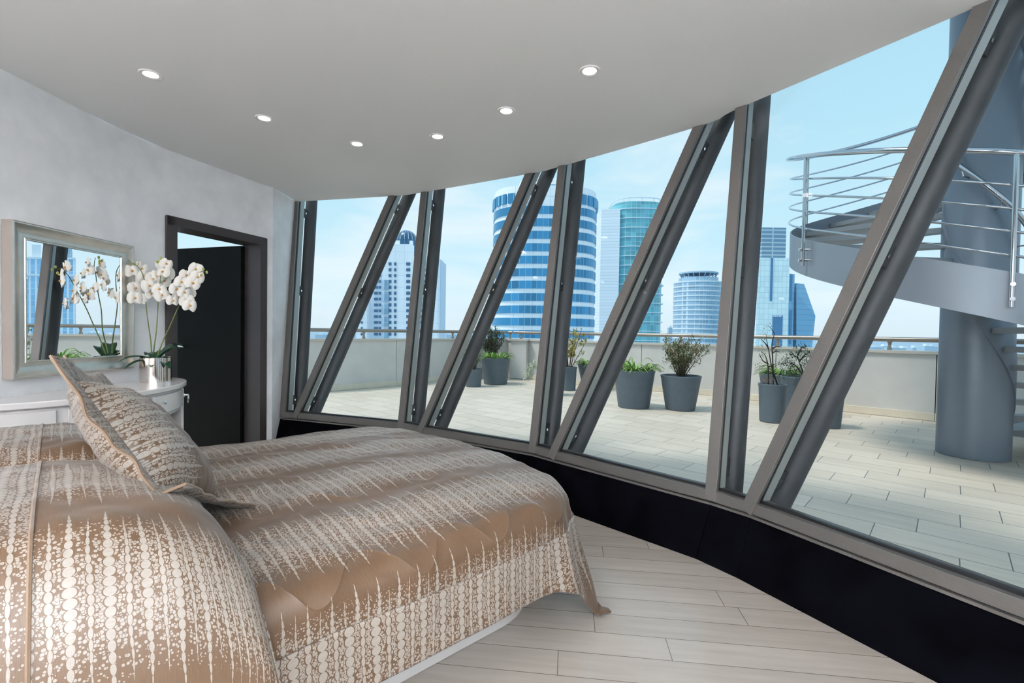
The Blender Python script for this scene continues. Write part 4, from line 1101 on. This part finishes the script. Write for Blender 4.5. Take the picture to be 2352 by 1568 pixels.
# --- white apartment tower with dome
Y2 = 262
def X2(x): return aty(x, 650, Y2).x
t3 = thing('apartment_tower', 'white apartment tower with stepped wings and a blue glass dome', 'building', (X2(930), Y2+12, GZ))
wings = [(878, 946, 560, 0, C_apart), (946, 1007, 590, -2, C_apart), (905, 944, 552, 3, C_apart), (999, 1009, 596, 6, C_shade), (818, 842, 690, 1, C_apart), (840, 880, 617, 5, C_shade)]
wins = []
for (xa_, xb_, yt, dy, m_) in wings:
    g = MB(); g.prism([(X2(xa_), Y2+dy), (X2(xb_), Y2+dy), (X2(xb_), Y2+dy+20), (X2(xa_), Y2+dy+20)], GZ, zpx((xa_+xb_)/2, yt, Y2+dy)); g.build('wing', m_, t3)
def win(xc, yc, wpx, hpx, dy):
    wins.append((aty(xc, yc, Y2+dy), wpx*Y2/F/2, hpx*Y2/F/2))
for k in range(17):
    y = 606+13.7*k*.98
    if y > 790: break
    win(896, y, 6, 7, 0); win(908, y, 5, 7, 0); 
    if k < 14: win(938, y, 9, 7, 0)
    win(957, y, 6, 7, -2); win(975, y, 6, 7, -2); win(968, y, 4, 7, -2)
    if y > 624: win(864, y, 9, 6, 5); win(873, y, 5, 6, 5)
    if y > 695: win(831, y, 4, 6, 1)
def wgeo(g, w_): p, a, b = w_; g.box(p+Vector((0, -.15, 0)), (2*a, .5, 2*b))
wins.sort(key=lambda q: -q[1]*q[2])
for w_ in wins[:96]:
    g = MB(); wgeo(g, w_); g.build('window', C_win, t3)
g = MB()
for w_ in wins[96:]: wgeo(g, w_)
o = g.build('small_windows', C_win, t3); o['kind'] = 'stuff'
g = MB(); p = aty(886, 645, Y2); hb = 12.5*Y2/F
for k in range(5): g.lathe([(2.0, zpx(886, 665+28*k, Y2)), (2.2, zpx(886, 650+28*k, Y2)), (2.0, zpx(886, 643+28*k, Y2))], 20, (p.x, Y2+.3, 0))
g.build('bay_window', C_bglass, t3, smooth=True)
dc = aty(934, 556, Y2+8); rdm = 24*Y2/F
g = MB(); g.lathe([(rdm, -9), (rdm, .8)]+[(rdm*cos(pi/2*k/10), .8+rdm*1.0*sin(pi/2*k/10)) for k in range(1, 11)], 32, dc); g.build('dome', C_dome, t3, smooth=True)
g = MB()
for k in range(16):
    a = 2*pi*k/16; g.tube([dc+Vector((cos(a)*rdm*1.01*cos(pi/2*j/8), sin(a)*rdm*1.01*cos(pi/2*j/8), .8+rdm*1.01*sin(pi/2*j/8))) for j in range(9)], .10, 4)
g.build('dome_ribs', C_band, t3)
# --- round tower with helipad
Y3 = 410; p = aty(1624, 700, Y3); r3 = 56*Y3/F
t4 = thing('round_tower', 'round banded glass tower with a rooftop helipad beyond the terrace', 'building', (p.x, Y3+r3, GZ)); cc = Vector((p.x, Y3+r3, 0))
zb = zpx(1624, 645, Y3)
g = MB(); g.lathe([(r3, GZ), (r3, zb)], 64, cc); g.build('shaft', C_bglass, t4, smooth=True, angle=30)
k = 0
while zpx(1624, 788, Y3)+k*4.05 < zb+1:
    g = MB(); z = zpx(1624, 788, Y3)+k*4.05; g.lathe([(r3+.35, z-.55), (r3+.35, z+.55)], 64, cc); g.build('floor_band', C_band, t4, smooth=True, angle=30); k += 1
g = MB(); g.lathe([(r3*.80, zb), (r3*.80, zpx(1624, 633, Y3))], 48, cc); g.build('roof_drum', C_bglass, t4, smooth=True, angle=30)
g = MB(); z = zpx(1624, 622, Y3)
for k in range(20): a = 2*pi*k/20; g.tube([cc+Vector((cos(a)*r3*.5, sin(a)*r3*.5, zb)), cc+Vector((cos(a)*r3*.78, sin(a)*r3*.78, z))], .4, 5)
g.build('helipad_struts', C_low, t4)
g = MB(); g.lathe([(r3*.80, z-.6), (r3*.80, z+.6)], 48, cc); g.build('helipad', C_low, t4, smooth=True, angle=30)
# --- curtain wall block and faceted tower
Y4 = 352
def X4(x): return aty(x, 700, Y4).x
t5 = thing('curtain_wall_tower', 'pale green curtain wall tower with a louvred top, left of the faceted blue tower', 'building', (X4(1780), Y4+10, GZ))
g = MB(); g.prism([(X4(1738), Y4), (X4(1811), Y4), (X4(1811), Y4+24), (X4(1738), Y4+24)], GZ, zpx(1775, 592, Y4)); g.build('shaft', C_green, t5)
g = MB(); g.prism([(X4(1748), Y4+1), (X4(1803), Y4+1), (X4(1803), Y4+22), (X4(1748), Y4+22)], zpx(1775, 592, Y4), zpx(1790, 522, Y4)); g.build('louvred_top', C_louv, t5)
g = MB(); g.prism([(X4(1811), Y4+.2), (X4(1829), Y4+3), (X4(1829), Y4+24), (X4(1811), Y4+24)], GZ, zpx(1820, 628, Y4)); g.build('side_wing', C_bluew, t5)
for xx, ya, yb in ((1772, 592, 691), (1819, 630, 691), (1818, 712, 790)):
    g = MB(); a = aty(xx, ya, Y4-.3); b = aty(xx, yb, Y4-.3); g.box(((a.x+b.x)/2, Y4-.1+(1.2 if xx > 1811 else 0), (a.z+b.z)/2), (5*Y4/F, .9, a.z-b.z)); g.build('recess', C_dark, t5)
g = MB(); a = aty(1786, 724, Y4); b = aty(1786, 860, Y4); g.box((a.x, Y4, (a.z+b.z)/2), (23*Y4/F, .8, a.z-b.z)); g.build('dark_bay', C_dark, t5)
for x, wd in ((1777.5, .9), (1781, .9), (1785, 1.1), (1790, .9), (1793.5, 1.1)):   # tiny sign letters, too small to read
    g = MB(); a = aty(x, 726, Y4-.6); g.box(a, (wd*.75, .3, .9)); g.build('sign_mark', C_band, t5)
t6 = thing('faceted_tower', 'blue faceted glass tower tapering to an angled point', 'building', (X4(1850), Y4+12, GZ))
def fz(x, y, d=0): return aty(x, y, Y4+d)
A = [fz(1829, 860, 4), fz(1858, 860, 4), fz(1873, 726, 6), fz(1847, 652, 8), fz(1829, 650, 8)]
Bk = [v+Vector((2, 22, 0)) for v in A]
g = MB(); g.add([v for v in A]+Bk+[fz(1829, 670, 2)], [(0, 1, 2, 10), (10, 2, 3, 4), (0, 10, 4), (1, 6, 7, 2), (2, 7, 8, 3), (3, 8, 9, 4), (4, 9, 5, 0), (5, 9, 8, 7, 6)])
low = [Vector((v.x, v.y, GZ)) for v in (A[0], A[1], Bk[1], Bk[0])]
g.build('glass_body', C_bluew, t6)
g = MB(); g.prism([(A[0].x, A[0].y), (A[1].x, A[1].y), (Bk[1].x, Bk[1].y), (Bk[0].x, Bk[0].y)], GZ, A[0].z); g.build('base', C_bluew, t6)
# --- tower that the wall mirror shows
def refl(x, y, D):
    d = ray(x, y); t = XM/d.x; p = d*t; dd = Vector((-d.x, d.y, d.z)); return Vector((p.x, p.y, EYE+p.z))+dd*((D-p.y)/dd.y)
YM = 320
a_, b_ = refl(64, 700, YM), refl(174, 700, YM); x0_, x1_ = min(a_.x, b_.x), max(a_.x, b_.x); zt_ = refl(120, 592, YM).z
t7 = thing('stepped_tower', 'pale blue ribbed stepped tower seen only in the wall mirror', 'building', ((x0_+x1_)/2, YM+12, GZ))
wd = x1_-x0_
g = MB(); g.prism([(x0_, YM), (x1_, YM), (x1_+28, YM+30), (x0_+28, YM+30)], GZ, zt_); g.build('shaft', C_mirr, t7)
for k, (f, dz) in enumerate(((.05, -14), (.12, -22), (.20, -34))):
    g = MB(); g.prism([(x1_-.5, YM+2+k*2), (x1_+wd*f+2, YM+2+k*2), (x1_+wd*f+24, YM+26), (x1_+22, YM+26)], GZ, zt_+dz); g.build('setback', C_mirr, t7)
g = MB(); g.prism([(x0_-.6, YM-.6), (x1_+.6, YM-.6), (x1_+28, YM+30), (x0_+27, YM+30)], zt_-12, zt_-10.8); g.prism([(x0_-.6, YM-.6), (x1_+.6, YM-.6), (x1_+28, YM+30), (x0_+27, YM+30)], zt_-.8, zt_+.4); g.build('cornice', C_band, t7)
g = MB(); g.prism([(x0_+6, YM+4), (x0_+wd*.35+4, YM+4), (x0_+wd*.35+18, YM+20), (x0_+20, YM+20)], zt_, zt_+7); g.build('penthouse', C_bglass, t7)
g = MB(); g.prism([(x1_-6, YM+3), (x1_, YM+3), (x1_, YM+18), (x1_-6, YM+18)], zt_, zt_+9); g.build('roof_block', C_band, t7)
# --- low far blocks along the horizon
spots = [(1541, 752, 520, 10), (1552, 760, 560, 9), (1536, 768, 700, 16), (2010, 797, 2400, 30), (2040, 795, 2600, 26), (2058, 798, 2300, 22), (2085, 799, 2500, 30), (2105, 798, 2200, 18), (2135, 794, 1500, 22), (2146, 796, 1600, 16),
         (1035, 768, 1700, 20), (1055, 770, 1900, 26), (1090, 769, 1500, 18), (735, 768, 1800, 22), (760, 766, 1500, 16), (800, 768, 1700, 20), (1710, 783, 1900, 30), (1730, 785, 1800, 18), (1890, 789, 1900, 26), (1910, 792, 2100, 24), (1545, 775, 1200, 22)]
lbl = ['low pale block between the teal tower and the round tower', 'small low block right of the teal tower base', 'low wide pale block at the foot of the teal tower']
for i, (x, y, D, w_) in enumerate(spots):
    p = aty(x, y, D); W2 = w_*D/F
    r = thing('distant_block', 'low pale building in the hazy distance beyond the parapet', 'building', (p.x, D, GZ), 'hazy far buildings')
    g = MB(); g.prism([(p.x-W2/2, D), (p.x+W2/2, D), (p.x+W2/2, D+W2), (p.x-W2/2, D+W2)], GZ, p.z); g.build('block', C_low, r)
    g = MB(); g.prism([(p.x-W2/5, D+W2*.2), (p.x+W2/5, D+W2*.2), (p.x+W2/5, D+W2*.6), (p.x-W2/5, D+W2*.6)], p.z, p.z+.004*D); g.build('roof_plant', C_band, r)
